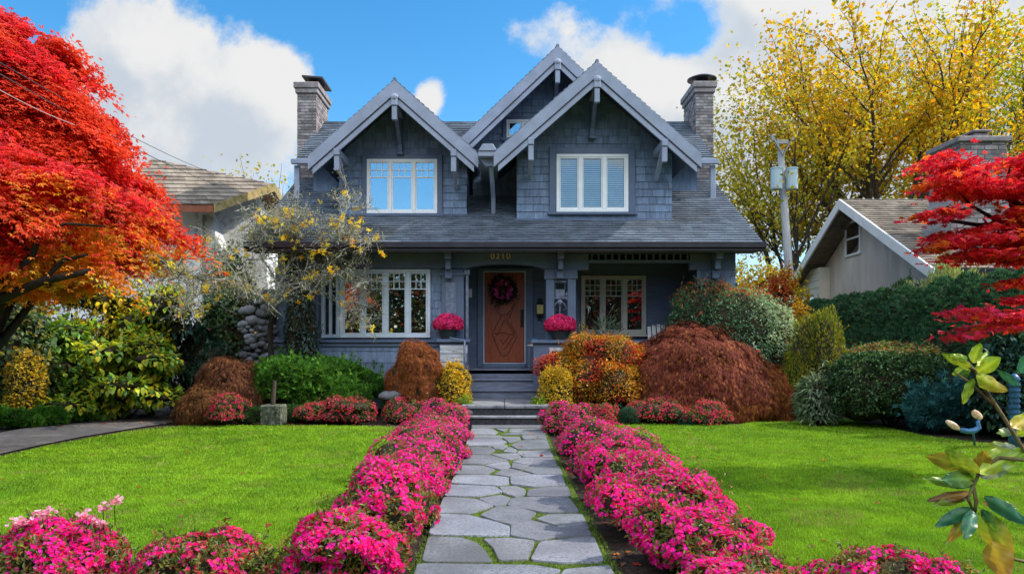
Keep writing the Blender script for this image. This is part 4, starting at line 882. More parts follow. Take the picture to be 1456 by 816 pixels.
# red Japanese maple, left: sheets of drooping leaves on dark branches
def red_maple():
    bx, by = -7.7, 10.6; t = thing('red_maple', 'large scarlet Japanese maple with orange lower leaves at the left edge', 'tree', (bx, by, 0))
    prof = [(2.75, .5), (2.9, 1.3), (3.1, 2.15), (3.35, 2.65), (3.7, 2.7), (4.1, 2.3), (4.6, 1.95), (5.1, 1.7), (5.7, 1.3), (6.05, 1.2), (6.3, .9), (6.5, .4)]
    rnd = random.Random(4); segs = []; pads = []
    fork = Vector((bx+.25, by-.1, 1.3)); segs.append(([Vector((bx-.1, by, -.05)), Vector((bx+.1, by, .7)), fork], [.2, .17, .15]))
    def rad(z): return float(np.interp(z, [p[0] for p in prof], [p[1] for p in prof]))
    for i in range(300):
        z = 2.85+3.35*(rnd.random()**.95); a = rnd.uniform(0, 2*math.pi); f = rnd.uniform(.5, 1.06)**.8 if i > 60 else rnd.uniform(.1, .5); r = rad(z)*f
        s = rnd.uniform(.26, .56); pads.append((bx+math.cos(a)*r, by+math.sin(a)*r, z-.08, s, a))
    for i in range(46):   # low amber skirt on the near side
        pads.append((rnd.uniform(-8.6, -6.1), by+rnd.uniform(-1.6, .6), rnd.uniform(2.35, 2.95), rnd.uniform(.22, .42), rnd.uniform(3.6, 5.6)))
    for i in range(26):
        x, y, z, s, a = pads[i*9 % len(pads)]; e = Vector((x, y, z-.08)); m1 = fork.lerp(e, .4)+Vector((rnd.uniform(-.15, .15), rnd.uniform(-.15, .15), .25)); m2 = fork.lerp(e, .75)+Vector((rnd.uniform(-.15, .15), rnd.uniform(-.15, .15), .2))
        segs.append(([fork, fork.lerp(m1, .5)+Vector((rnd.uniform(-.08, .08), 0, .05)), m1, m2, e], [.075, .062, .045, .028, .01]))
    # the dark bare limbs seen under the crown
    for line in ([(-70, 440, 9.6), (0, 405, 9.3), (45, 365, 9.2), (58, 330, 9.2), (95, 318, 9.2), (150, 322, 9.3)], [(-60, 470, 9.6), (0, 425, 9.4), (60, 400, 9.3), (130, 385, 9.3)], [(45, 365, 9.2), (20, 330, 9.3), (10, 300, 9.3)], [(58, 330, 9.2), (62, 300, 9.3), (60, 280, 9.4)], [(60, 400, 9.3), (90, 370, 9.4), (125, 362, 9.4)]):
        segs.append(([Vector(P(*q)) for q in line], [max(.012, .085-.017*i) if line[0][0] < 0 else max(.01, .035-.008*i) for i in range(len(line))]))
    tree_wood('trunk', segs, 'darkbark', t)
    ps = []; ax = []; nm = []
    for x, y, z, s, a in pads:
        n = int(1250*s*s/.2); q = rng.normal(size=(n, 3))*np.array([.55, .55, .17])*s; rr = np.hypot(q[:, 0], q[:, 1]); q[:, 2] -= rr*rr*.55
        out = np.array([math.cos(a), math.sin(a), 0]); q[:, 2] -= (q@out)*.35
        ps.append(q+np.array([x, y, z])); k = rng.normal(size=(n, 3)); ax.append(unit(q*np.array([1, 1, 0])/s+out*.5-UPV*.75+k*.3)); nm.append(unit(UPV*.8+out*.5+k*.35))
    p = np.concatenate(ps); ax = np.concatenate(ax); nm = np.concatenate(nm)
    pxx = 718+F*p[:, 0]/p[:, 1]; 
    k = ~((p[:, 0] < -6.55) & (p[:, 2] > 3.62) & (p[:, 2] < 4.02) & (p[:, 1] < 11.0)); p, ax, nm = p[k], ax[k], nm[k]
    k = vnoise(p*np.array([1.7, 1.7, 2.6])+3) < .70; p, ax, nm = p[k], ax[k], nm[k]
    n = len(p); zz = p[:, 2]+(vnoise(p*1.1)-.5)*1.3+rng.normal(size=n)*.16; u = rng.random((n, 1))
    red = np.array([.66, .030, .035])*(.5+.85*u); scar = np.array([.76, .085, .035])*(.6+.6*u); ora = np.array([.80, .26, .025])*(.65+.55*u); yel = np.array([.66, .36, .02])*(.65+.5*u)
    w = vnoise(p*2.3+5)[:, None]; c = np.where(w > .50, red, scar)
    c = np.where(zz[:, None] < 3.12, np.where(w > .55, scar, ora), c); c = np.where((zz[:, None] < 2.85)|((zz[:, None] < 3.1) & (p[:, :1] < -6.2)), np.where(w > .6, ora, yel), c)
    L = .066*rng.uniform(.7, 1.3, n); V, Fc, C = leafmesh(p, ax, nm, L, L*.36, c, 3, 1.7, .25)
    link('crown', mesh_np('crown', V-np.array(BASE[t]), Fc, C), M['maple'], t); print('maple', n)
red_maple()
def red_maple_right():
    Y0 = 9.0; bx = XP(1560, Y0); t = thing('red_maple', 'crimson Japanese maple reaching in with flat leaf layers from the right edge', 'tree', (bx, Y0, 0))
    pads = [(1312, 228, 22, 8), (1345, 234, 28, 10), (1365, 244, 18, 9), (1325, 258, 24, 9), (1350, 266, 28, 13), (1372, 270, 20, 10), (1440, 228, 26, 15), (1462, 240, 30, 20), (1400, 268, 32, 11), (1440, 268, 32, 15), (1475, 270, 40, 25), (1318, 305, 32, 5), (1345, 306, 18, 4), (1440, 300, 26, 12), (1470, 310, 40, 22),
            (1335, 336, 32, 7), (1375, 342, 40, 10), (1420, 338, 40, 12), (1455, 345, 36, 16), (1320, 352, 20, 6), (1360, 360, 36, 8), (1405, 366, 40, 10), (1450, 370, 36, 12), (1385, 325, 20, 6), (1445, 400, 24, 7), (1445, 423, 26, 6), (1360, 442, 22, 6), (1395, 448, 36, 9), (1435, 450, 36, 12), (1470, 452, 40, 14), (1410, 462, 30, 6), (1350, 480, 7, 4), (1370, 470, 9, 3), (1500, 300, 40, 22), (1500, 420, 40, 16)]
    segs = [([Vector((bx, Y0, -.05)), Vector((bx-.1, Y0, 1.0)), Vector((bx-.25, Y0, 1.9))], [.15, .12, .1])]; f = segs[0][0][-1]
    for line in ([(1470, 340), (1425, 318), (1380, 292), (1345, 250)], [(1425, 318), (1390, 320), (1340, 312)], [(1480, 345), (1440, 300), (1430, 260), (1440, 225)], [(1490, 440), (1440, 450), (1390, 447), (1345, 440)], [(1490, 360), (1430, 372), (1370, 345)], [(1470, 300), (1400, 268), (1330, 235)]):
        pts = [f]+[Vector(P(a, c, Y0+random.uniform(-.25, .25))) for a, c in line]; segs.append((pts, [.06, .035, .026, .017, .007][:len(pts)]))
    tree_wood('trunk', segs, 'darkbark', t)
    ps = []; ax = []; nm = []; cs = []
    for px, py, rx, rz in pads:
        for dy in (-.3, .15):
            n = int(rx*rz*.42)+22; Y = Y0+dy+random.uniform(-.15, .15); c0 = np.array(P(px+14+random.uniform(-6, 6), py+random.uniform(-4, 4), Y)); s = Y/F
            q = rng.normal(size=(n, 3))*np.array([rx*s*.40, .24, rz*s*.30]); q[:, 2] -= (q[:, 0]/(rx*s))**2*.05
            ps.append(q+c0); k = rng.normal(size=(n, 3)); ax.append(unit(k*np.array([.8, .6, .3])+np.array([-.5, -.2, -.35]))); nm.append(unit(UPV+k*.5))
            u = rng.random((n, 1)); w = rng.random((n, 1)); low = py > 410
            a, b_, c_ = np.array([.62, .02, .06]), np.array([.74, .045, .045]), np.array([.76, .17, .03])
            mixn = vnoise((q+c0)*4)[:, None]
            cc = np.where(mixn > .72, c_, np.where(w > .35, a, b_)); cc = np.where((py > 410) & (px < 1425) & (w > .4), np.array([.66, .03, .13]), cc); cs.append(cc*(.65+.6*u))
    p = np.concatenate(ps); L = .062*rng.uniform(.7, 1.3, len(p)); V, Fc, C = leafmesh(p, np.concatenate(ax), np.concatenate(nm), L, L*.38, np.concatenate(cs), 5, 2.6, .25)
    link('crown', mesh_np('crown', V-np.array(BASE[t]), Fc, C), M['maple'], t); print('maple right', len(p))
red_maple_right()

# gnarled, lichen covered small tree with yellow flowers before the left bay
def gnarled():
    Y0 = 16.9; t = thing('gnarled_tree', 'gnarled almost bare tree with lichened twigs and yellow flower tufts before the bay window', 'tree', P(384, 560, Y0)[:2]+(0,))
    rnd = random.Random(21); segs = []; tips = []; V3 = lambda a, c, d=0: Vector(P(a, c, Y0+d))
    trunk = [V3(388, 575), V3(386, 515), V3(384, 470), V3(388, 440)]; tree_wood('trunk', [(trunk, [.085, .075, .07, .065])], 'darkbark', t)
    limbs = [[(388, 440), (372, 422), (345, 405), (305, 398), (262, 392), (228, 400)], [(388, 440), (398, 405), (412, 370), (420, 340), (415, 310), (408, 298)], [(388, 440), (420, 415), (455, 395), (495, 388), (530, 398)], [(345, 405), (320, 375), (290, 360), (262, 368)], [(412, 370), (450, 350), (490, 340), (528, 345)], [(398, 405), (375, 365), (360, 330), (368, 300)], [(455, 395), (480, 365), (488, 325), (492, 280)], [(420, 340), (395, 325), (372, 322)], [(305, 398), (285, 415), (262, 440)], [(495, 388), (505, 420), (518, 455)]]
    for i, l in enumerate(limbs):
        far = -2.4 if l[-1][0] < 330 else 0; d = [(far*.45 if l[0][0] < 380 else 0)]+[rnd.uniform(-.8, .5)*k/5+far*k/(len(l)-1) for k in range(1, len(l))]; pts = []
        for j in range(len(l)-1):
            for k in range(3): f = k/3; pts.append(V3(l[j][0]*(1-f)+l[j+1][0]*f+rnd.uniform(-3, 3), l[j][1]*(1-f)+l[j+1][1]*f+rnd.uniform(-3, 3), d[j]*(1-f)+d[j+1]*f))
        pts.append(V3(*l[-1], d[-1])); r0 = .052 if i < 3 else .03; n = len(pts); rr = [r0*(1-.75*k/n) for k in range(n)]; segs.append((pts, rr))
        for k in range(3, n):
            for q in range(6):
                a = rnd.uniform(0, 6.28); dd = Vector((math.cos(a), .7*math.sin(a), rnd.uniform(-.35, .75))).normalized()
                grow(segs, tips, pts[k], dd, rnd.uniform(.28, .55), .014, 0, 1, rnd, -.12, .8, (3, 4), .7, .8, .2)
    big = [s for s in segs if s[1][0] > .0135]; tw = [s for s in segs if s[1][0] <= .0135]
    tree_wood('limbs', big, 'lichen', t); b = MB()
    for pts, rr in tw: b.tube(pts, [max(.0055, r) for r in rr], 3, cap=False)
    obj('twigs', b, M['lichen'], t)
    tips_leaves('lichen_leaves', [tp for tp in tips if rnd.random() < .42], 3, .045, [((.40, .40, .24), 4), ((.30, .30, .12), 3), ((.55, .46, .12), 2.5), ((.52, .52, .42), 3)], t, .05, ratio=.4, droop=.2)
    spots = [(498, 312), (480, 315), (515, 310), (493, 275), (405, 303), (395, 318), (385, 318), (422, 345), (445, 360), (455, 358), (352, 365), (325, 395), (330, 403), (290, 407), (350, 410), (380, 420), (442, 418), (450, 390), (480, 348), (503, 345), (535, 340), (420, 330), (430, 318), (545, 362), (372, 310), (310, 375), (295, 440), (285, 448), (460, 345), (400, 340), (440, 315), (462, 342), (412, 300), (360, 340), (468, 385), (405, 372), (487, 308), (507, 314)]
    ps = []; 
    for px, py in spots:
        n = rnd.randint(5, 13); ps.append(np.array(P(px+rnd.uniform(-3, 3), py+rnd.uniform(-3, 3), Y0-.35+rnd.uniform(-.3, .3)))+rng.normal(size=(n, 3))*.05)
    for q in rnd.sample(tips, 110): ps.append(np.array([tuple(q[0])])+rng.normal(size=(rnd.randint(1, 4), 3))*.03)
    p = np.concatenate(ps); k = rng.normal(size=p.shape); V, Fc, C = leafmesh(p, unit(k+UPV*.3), unit(k[::-1]+np.array([0, -1, .4])), .062, .030, pick([((.80, .56, .02), 5), ((.76, .36, .02), 1.5), ((.7, .58, .06), 3)], len(p)), 4, 6.3, .2)
    link('blossoms', mesh_np('blossoms', V-np.array(BASE[t]), Fc, C), M['petal'], t)
gnarled()
# ---------------------------------------------------------------- planting
PINK = [((.90, .010, .31), 5), ((.90, .025, .46), 3), ((.70, .010, .10), 2.5), ((.84, .08, .32), 1)]
CORAL = [((.60, .03, .10), 4), ((.68, .07, .12), 3), ((.55, .02, .14), 2)]
AZL = [((.08, .12, .025), 4), ((.15, .17, .03), 3), ((.26, .15, .03), 2), ((.28, .08, .03), 1.4), ((.22, .26, .04), 1.2)]
def azalea(label, x, Y, w, h, sd, nf, n=2600, d=None, pal=PINK, group='pink azaleas edging the path', clus=.42, fs=None, leaf=None):
    near = Y < 8; nf = int(nf*(2.1 if near else 1.6)); fs = fs or (.0142 if near else .0165 if pal is PINK else .020); h *= random.Random(sd).uniform(.84, 1.12); d = d or w*1.15
    return plant('azalea', label, 'azalea', (x, Y, 0), ragged(w, d, h, sd), int(n*.95), leaf or .040, AZL, 'leaf', .42, group, (nf, fs, pal, clus, -.35), lump=.2, lfreq=5.0, seed=sd, zmin=-.45, core=.68, depth=.07)
OR = ['nearest the stone steps', 'second from the stone steps', 'third from the stone steps', 'fourth from the stone steps', 'fifth from the stone steps', 'sixth from the stone steps', 'seventh from the stone steps', 'nearest the camera']
left = [(-1.12, 13.7, 1.15, .62), (-1.16, 12.4, 1.2, .60), (-1.10, 11.1, 1.12, .58), (-1.05, 9.9, 1.08, .58), (-1.03, 8.6, 1.05, .58), (-1.0, 7.4, .95, .58), (-.97, 6.0, .86, .70), (-1.02, 4.72, .95, .52)]
for i, (x, y, w, h) in enumerate(left): azalea(f'magenta azalea bush on the left edge of the flagstone path, {OR[i]}', x, y, w, h, 30+i, 900+int(520*max(0, 9-y)), 2200+int(700*max(0, 9-y)), d=1.25 if y > 6.5 else 1.0)
right = [(1.16, 13.5, 1.05, .66), (1.28, 10.7, 1.1, .62), (1.28, 9.6, 1.2, .62), (1.29, 8.4, 1.2, .64), (1.30, 7.2, 1.2, .68), (1.30, 6.1, 1.15, .64), (1.32, 5.15, 1.05, .56), (1.38, 4.3, .95, .36)]
for i, (x, y, w, h) in enumerate(right): azalea(f'magenta azalea bush on the right edge of the flagstone path, {OR[i]}', x, y, w, h, 60+i, 900+int(520*max(0, 9-y)), 2200+int(700*max(0, 9-y)), d=1.2 if y > 6.5 else .95)
PB = azalea('azalea bush with pale pink flower heads at the bottom left corner', -2.80, 4.6, 1.0, .56, 91, 2400, 5200, d=.7, group='azaleas along the front edge')
ps = []; stb = MB()
for px, py in ((22, 742), (34, 740), (60, 730), (66, 728), (122, 731), (146, 722), (162, 712), (140, 742)):
    c0 = P(px, py, 4.5); ps.append(np.array(c0)+rng.normal(size=(26, 3))*np.array([.022, .022, .012])); stb = MB(); stb.tube([(c0[0]-.02, 4.55, c0[2]-.16), (c0[0]-.005, 4.52, c0[2]-.07), c0], [.003, .0025, .002], 4); obj('flower_stalk', stb, M['twigcore'], PB)
p = np.concatenate(ps); k = rng.normal(size=p.shape); V, Fc, C = leafmesh(p, unit(np.cross(k, UPV+.01)), unit(UPV+k*.6), .015, .013, pick([((.85, .42, .58), 3), ((.88, .55, .66), 2), ((.80, .28, .48), 2)], len(p)), 5, 6.3, .2, -.2)
link('flower_heads', mesh_np('flower_heads', V-np.array(BASE[PB]), Fc, C), M['petal'], PB)
azalea('sparse rose azalea bush between the corner one and the path edge', -1.86, 4.45, .88, .49, 92, 1500, 5200, d=.7, group='azaleas along the front edge', pal=PINK+CORAL, clus=.46)
azalea('low azalea bush on the front edge of the right lawn', 2.25, 4.35, .95, .36, 93, 900, 3200, d=.6, group='azaleas along the front edge', clus=.5)
# red and coral azaleas before the house
for lab, x0, x1, yt, sd, Y in (('coral pink azalea bush beside the square stone block', 290, 352, 546, 71, 14.9), ('coral azalea bush right of the square stone block', 415, 478, 560, 72, 15.5), ('crimson azalea bush under the spreading green juniper', 455, 545, 555, 73, 15.6), ('coral azalea bush under the small weeping maple', 545, 615, 562, 74, 15.7)):
    x = XP((x0+x1)/2, Y); w = (x1-x0)*Y/F; azalea(lab, x, Y, w*1.05, ZP(yt, Y), sd, 520, 1900, pal=CORAL, group='red azaleas before the house', clus=.47)
for lab, x0, x1, yt, sd, Y in (('dark rose azalea bush right of the path beside the blue mound', 822, 886, 566, 81, 15.2), ('crimson azalea bush before the dark red maple mound', 886, 976, 554, 82, 15.3), ('sparse coral azalea bush hugging the front of the red maple mound', 972, 1042, 560, 83, 15.1)):
    x = XP((x0+x1)/2, Y); w = (x1-x0)*Y/F; azalea(lab, x, Y, w*1.05, ZP(yt, Y), sd, 620, 2000, d=w*.8, pal=CORAL, group='red azaleas before the house', clus=.45)
def at(px0, px1, yt, Y, zb=0): return XP((px0+px1)/2, Y), (px1-px0)*Y/F, ZP(yt, Y)-zb
def shrub(name, label, cat, x0, x1, yt, Y, n, leaf, pal, style='leaf', ratio=.5, k=7, sd=1, dfac=.8, **kw):
    x, w, h = at(x0, x1, yt, Y); return plant(name, label, cat, (x, Y+w*dfac*.35, 0), dome(w, w*dfac, h, k, sd), n, leaf, pal, style, ratio, **kw)
# laceleaf maples: combed curtains of threads
LACE = [((.23, .058, .038), 4), ((.165, .040, .032), 4), ((.29, .09, .036), 2), ((.36, .14, .042), 1)]
LACE2 = [((.26, .09, .022), 3), ((.20, .055, .022), 3), ((.30, .13, .03), 1.5)]
def lace(label, x0, x1, yt, Y, n, pal, sd, colf=None, lobes=None, leaf=.12, thin=.10, lump=.12, gaps=.24):
    x, w, h = at(x0, x1, yt, Y); lob = lobes(w, h) if lobes else [(0, 0, h*.28, w*.5, w*.40, h*.72), (-w*.22, -.1, h*.22, w*.27, w*.3, h*.5), (w*.22, -.1, h*.22, w*.27, w*.3, h*.5)]
    return plant('laceleaf_maple', label, 'maple', (x, Y+w*.3, 0), lob, n, leaf, pal, 'weep', thin, 'weeping laceleaf maples', mat='needle', lump=lump, lfreq=2.6, core=.82, colf=colf, zmin=-.35, seed=sd, gaps=gaps, lobes_n=2, spread=.35, inner=.1, depth=.07, fold=.1)
lace('huge dark red weeping maple mound on the right of the porch', 893, 1142, 458, 15.6, 80000, LACE, 7,
     lobes=lambda w, h: [(-w*.04, 0, h*.30, w*.44, w*.36, h*.70), (w*.22, -.15, h*.20, w*.27, w*.28, h*.52), (-w*.25, 0, h*.35, w*.24, w*.28, h*.52), (w*.40, -.2, h*.10, w*.15, w*.2, h*.44), (.05*w, -.5, h*.2, w*.25, w*.2, h*.5)],
     colf=lambda p, nr: np.where(((p[:, :1] > 1.15)|(p[:, 2:3] < .42)) & (rng.random((len(p), 1)) < .6), pick(LACE2, len(p)), pick(LACE, len(p), .35)))
lace('small russet weeping maple left of the porch steps', 538, 640, 486, 15.9, 17000, [((.24, .075, .022), 3), ((.17, .05, .022), 3), ((.30, .12, .03), 1)], 9, leaf=.11, thin=.08, lump=.2, gaps=.34,
     lobes=lambda w, h: [(0, 0, h*.60, w*.40, w*.36, h*.38), (-w*.2, -.05, h*.42, w*.26, w*.26, h*.36), (w*.2, -.05, h*.42, w*.26, w*.26, h*.36), (0, -.2, h*.40, w*.3, w*.22, h*.36)])
lace('low brown weeping maple beside the driveway', 258, 378, 503, 15.7, 16000, [((.15, .06, .03), 3), ((.11, .04, .022), 3), ((.22, .10, .035), 1)], 11)
lace('low tawny weeping maple mound at the end of the driveway', 238, 330, 550, 15.2, 7000, [((.20, .09, .03), 3), ((.14, .06, .025), 3)], 12)
# left of the steps
JUN = [((.075, .21, .03), 4), ((.12, .28, .035), 3), ((.04, .12, .025), 3), ((.18, .34, .045), 1)]
shrub('juniper', 'wide bright green spreading juniper below the bay window', 'juniper', 325, 535, 506, 16.0, 26000, .10, JUN, 'needle', .22, 10, 4, .62, mat='needle', lump=.22, lfreq=3.2, gaps=.34, lobes_n=3, spread=1.1, core=.82)
GOLDS = [((.58, .36, .015), 4), ((.66, .42, .015), 3), ((.40, .30, .02), 2), ((.26, .23, .02), 1)]
def column_bush(label, x0, x1, yt, Y, pal, sd, n=4200, group='clipped golden bushes', leaf=.055):
    x, w, h = at(x0, x1, yt, Y); lob = [(0, 0, h*.5, w*.48, w*.45, h*.52), (0, 0, h*.25, w*.46, w*.45, h*.3), (-w*.08, 0, h*.72, w*.36, w*.36, h*.29), (w*.1, 0, h*.7, w*.36, w*.36, h*.27)]
    plant('golden_bush', label, 'bush', (x, Y+w*.4, 0), lob, n, leaf, pal, 'leaf', .55, group, lump=.13, core=.85, seed=sd)
column_bush('clipped golden bush beside the left side of the porch steps', 620, 671, 516, 15.9, GOLDS, 3)
column_bush('clipped golden bush beside the right side of the porch steps', 767, 818, 522, 15.35, GOLDS, 4)
column_bush('clipped golden green bush at the far left edge by the driveway', -8, 50, 494, 15.0, GOLDS+[((.14, .15, .02), 4)], 5, 6000)
LIMEG = [((.26, .36, .02), 3), ((.20, .30, .02), 3), ((.34, .40, .03), 1)]
shrub('lime_groundcover', 'bright lime leafy clump left of the stone landing', 'plant', 643, 677, 561, 15.3, 1300, .05, LIMEG, 'leaf', .6, 5, 1, 1, lump=.2)
shrub('lime_groundcover', 'bright lime leafy clump right of the stone landing', 'plant', 752, 794, 561, 15.3, 1500, .05, LIMEG, 'leaf', .6, 5, 2, 1, lump=.2, flowers=(14, .02, PINK, .3))
MND = [((.05, .15, .03), 3), ((.035, .10, .03), 3), ((.08, .19, .04), 1)]
BLUEG = [((.05, .14, .085), 3), ((.035, .10, .065), 3), ((.09, .19, .12), 1)]
for lab, x0, x1, yt, Y, pal in (('low green mound beside the coral azalea by the driveway', 255, 292, 580, 15.2, MND), ('low green mound left of the square stone block', 328, 372, 580, 15.1, MND), ('low green mound behind and right of the square stone block', 396, 432, 574, 15.5, MND), ('small blue green mound between two azaleas right of the path', 878, 914, 579, 15.0, BLUEG), ('flat blue green mound before the red maple mound', 960, 1000, 588, 14.9, BLUEG), ('dark green cushion under the small russet maple', 535, 582, 556, 16.2, MND), ('small green cushion at the foot of the golden bush', 590, 625, 572, 15.8, MND)):
    shrub('cushion_plant', lab, 'plant', x0, x1, yt, Y, 1800, .05, pal, 'needle', .3, 5, random.randrange(99), .9, mat='needle', lump=.12, group='low green cushions in the beds')
for i, (x, Y, w, h) in enumerate(((XP(18, 14.4), 14.5, 1.0, .36), (XP(62, 14.9), 15.0, .9, .36), (XP(98, 15.5), 15.6, .8, .36), (XP(30, 15.8), 15.8, 1.1, .5), (XP(122, 16.0), 16.1, .5, .44))):
    plant('groundcover_clump', 'bright green groundcover clump '+['at the left edge under the golden bush', 'just right of the golden bush by the driveway', 'at the right end of the driveway row', 'tucked behind the driveway row', 'standing taller at the right before the dark rhododendron'][i], 'plant', (x, Y, 0), dome(w, .8, h, 6, i), 2600, .06, [((.08, .22, .02), 3), ((.05, .15, .02), 3), ((.12, .28, .03), 1)], 'needle', .3, 'groundcover along the driveway', mat='needle', lump=.2, lobes_n=3, spread=1.2)
# big shrubs at the left
YG = [((.20, .38, .04), 4), ((.32, .46, .04), 3), ((.56, .52, .04), 2), ((.09, .20, .045), 3), ((.62, .46, .03), 1)]
def fruits(n): return (n, .035, [((.45, .03, .05), 3), ((.5, .05, .12), 1)], .3)
RHO = [((.030, .080, .058), 4), ((.045, .105, .075), 3), ((.07, .14, .095), 2), ((.02, .05, .036), 2)]
YL = [((.66, .60, .04), 3), ((.40, .50, .04), 3), ((.17, .30, .04), 2.5), ((.70, .48, .03), 1)]
def tiers(w, d, h, sd, k=11):   # separate leafy shelves with dark hollows between them
    R = random.Random(sd); return [(0, .15*d, h*.4, w*.3, d*.3, h*.42)]+[(R.uniform(-.36, .36)*w, R.uniform(-.42, .2)*d, h*(.12+.76*i/(k-1)), w*R.uniform(.16, .27), d*R.uniform(.2, .3), h*R.uniform(.07, .12)) for i in range(k)]
def thicket(name, label, x0, x1, yt, Y, n, leaf, pal, sd, ratio=.5, k=11, fl=18, core=.7, style='droop'):
    x, w, h = at(x0, x1, yt, Y); plant(name, label, 'shrub', (x, Y+.5, 0), tiers(w, w*.8, h, sd, k), n, leaf, pal, style, ratio, big=True, lump=.22, lfreq=2.2, gaps=.26, core=core, flowers=fruits(fl), seed=sd, depth=.14)
thicket('hydrangea', 'low shrub with broad lime and yellow leaves right behind the driveway groundcover', 78, 238, 478, 15.9, 3000, .15, YL+YG, 3, .55)
thicket('hydrangea', 'green broad leaved shrub behind the far left golden bush', -20, 125, 425, 16.4, 2600, .17, YG[:2]+YG[3:4], 5, .55)
thicket('hydrangea', 'yellow leaved shrub rising in the middle of the left thicket', 140, 262, 392, 16.9, 2400, .15, YL, 8, .5)
thicket('hydrangea', 'amber leaved tall shrub just under the red maple crown', 60, 250, 345, 17.6, 2600, .15, [((.70, .50, .02), 4), ((.62, .52, .03), 3), ((.26, .30, .03), 1.5)], 9, .5, 8, 4)
thicket('rhododendron', 'dark blue green rhododendron at the end of the driveway', 196, 322, 425, 17.2, 3000, .16, RHO, 12, .24)
thicket('rhododendron', 'big dark rhododendron filling the back of the left thicket', 60, 230, 385, 18.2, 3600, .16, RHO, 14, .26, 12, 10)
shrub('rhododendron', 'dark leafy shrub behind the yellow flowered tree', 'shrub', 255, 372, 395, 18.2, 3600, .13, [((.03, .07, .025), 4), ((.05, .11, .03), 3), ((.09, .16, .03), 1)], 'leaf', .5, 8, 6, .6, big=True, lump=.22, gaps=.3, flowers=(10, .05, [((.6, .25, .02), 2), ((.55, .04, .04), 2)], .3))
shrub('laurel_shrub', 'dark green shrub below the white neighbouring gable', 'shrub', 268, 372, 345, 19.6, 3200, .12, [((.03, .09, .02), 3), ((.06, .14, .025), 3), ((.20, .2, .03), 1)], 'leaf', .5, 8, 2, .6, big=True, lump=.25)
shrub('laurel_shrub', 'tall dark shrub filling the far left behind the maple trunk', 'shrub', -120, 70, 392, 15.2, 4200, .14, [((.025, .06, .02), 3), ((.05, .10, .02), 3), ((.2, .18, .02), 2)], 'leaf', .5, 8, 7, .6, big=True, lump=.25)
shrub('leafy_shrub', 'blue grey leafy shrub climbing behind the bare tree at the house corner', 'shrub', 395, 450, 395, 16.6, 2600, .12, [((.05, .085, .07), 3), ((.09, .12, .11), 2), ((.03, .055, .045), 2)], 'droop', .3, 6, 8, .6, big=True, lump=.25, gaps=.3)
# right of the steps
ORG = [((.60, .25, .02), 3), ((.54, .34, .025), 3), ((.62, .15, .025), 3), ((.34, .27, .025), 2), ((.2, .19, .025), 1)]
def orgcol(p, nr):
    z = vnoise(p*2.1+3)[:, None]; c = pick(ORG, len(p)); return np.where((z > .62) & (rng.random((len(p), 1)) < .75), pick([((.52, .04, .03), 3), ((.50, .08, .04), 2)], len(p)), c)
x, w, h = at(766, 918, 474, 16.0)
plant('enkianthus', 'orange and gold layered shrub right of the porch steps', 'shrub', (x, 16.4, 0), [(.0, 0, h*.45, w*.40, .8, h*.42), (-w*.27, 0, h*.6, w*.26, .5, h*.2), (w*.18, 0, h*.72, w*.30, .6, h*.26), (-w*.02, .1, h*.82, w*.24, .5, h*.18), (w*.2, -.4, h*.38, w*.27, .5, h*.3), (-w*.2, -.2, h*.3, w*.25, .5, h*.25)], 17000, .055, ORG, 'layer', .55, lump=.22, lfreq=3.4, gaps=.30, colf=orgcol, seed=17, core=.8)
shrub('enkianthus', 'olive gold shrub beside the potted flowers at the right pedestal', 'shrub', 800, 860, 462, 16.9, 3200, .055, [((.25, .22, .02), 3), ((.35, .25, .02), 2), ((.14, .15, .02), 2)], 'layer', .5, 6, 9, .6, lump=.25, gaps=.3)
shrub('fern', 'grey green feathery plant before the porch window', 'plant', 832, 890, 444, 17.2, 1500, .16, [((.10, .15, .10), 3), ((.16, .2, .14), 2)], 'needle', .12, 5, 3, .6, lump=.4, mat='needle', core=.5)
VIB = [((.06, .165, .085), 4), ((.10, .24, .12), 3), ((.18, .32, .19), 2), ((.03, .085, .05), 2.5)]
def vcol(p, nr):
    c = pick(VIB, len(p)); pale = pick([((.40, .52, .36), 3), ((.28, .42, .26), 3), ((.52, .60, .45), 1)], len(p)); c = np.where((p[:, :1] > .55+rng.normal(size=(len(p), 1))*.35), pale, c)
    o = pick([((.5, .14, .03), 3), ((.5, .07, .05), 2), ((.42, .24, .03), 2)], len(p)); return np.where((p[:, 2:3] > 2.78+rng.normal(size=(len(p), 1))*.16) & (rng.random((len(p), 1)) < .55), o, c)
x, w, h = at(946, 1142, 388, 17.0)
plant('strawberry_tree', 'big rounded evergreen shrub with orange shoots on top right of the porch', 'shrub', (x, 17.3, 0), [(-.1, 0, h*.45, w*.42, 1.1, h*.5), (-w*.15, 0, h*.70, w*.28, .8, h*.28), (w*.2, 0, h*.5, w*.30, .9, h*.38), (w*.3, -.1, h*.3, w*.22, .8, h*.32), (-w*.30, 0, h*.5, w*.2, .8, h*.35), (0, -.5, h*.6, w*.3, .6, h*.3)], 15000, .085, VIB, 'droop', .34, lump=.16, lfreq=2.6, gaps=.2, colf=vcol, seed=23, flowers=(42, .055, [((.55, .05, .03), 3), ((.55, .12, .04), 2)], .35, 0), core=.84)
shrub('yellow_shrub', 'yellow green upright shrub left of the dark hedge', 'shrub', 1118, 1216, 440, 15.8, 11000, .06, [((.26, .25, .02), 3), ((.14, .19, .025), 3), ((.36, .30, .025), 2), ((.07, .12, .025), 3)], 'upright', .5, 8, 5, .8, lump=.2, gaps=.26, core=.84)
shrub('golden_sprays', 'golden spray of autumn leaves at the top of the hedge end', 'shrub', 1118, 1160, 432, 17.2, 2400, .075, [((.5, .33, .02), 3), ((.45, .22, .02), 2)], 'layer', .55, 6, 5, .8, lump=.3, gaps=.4, core=.5)
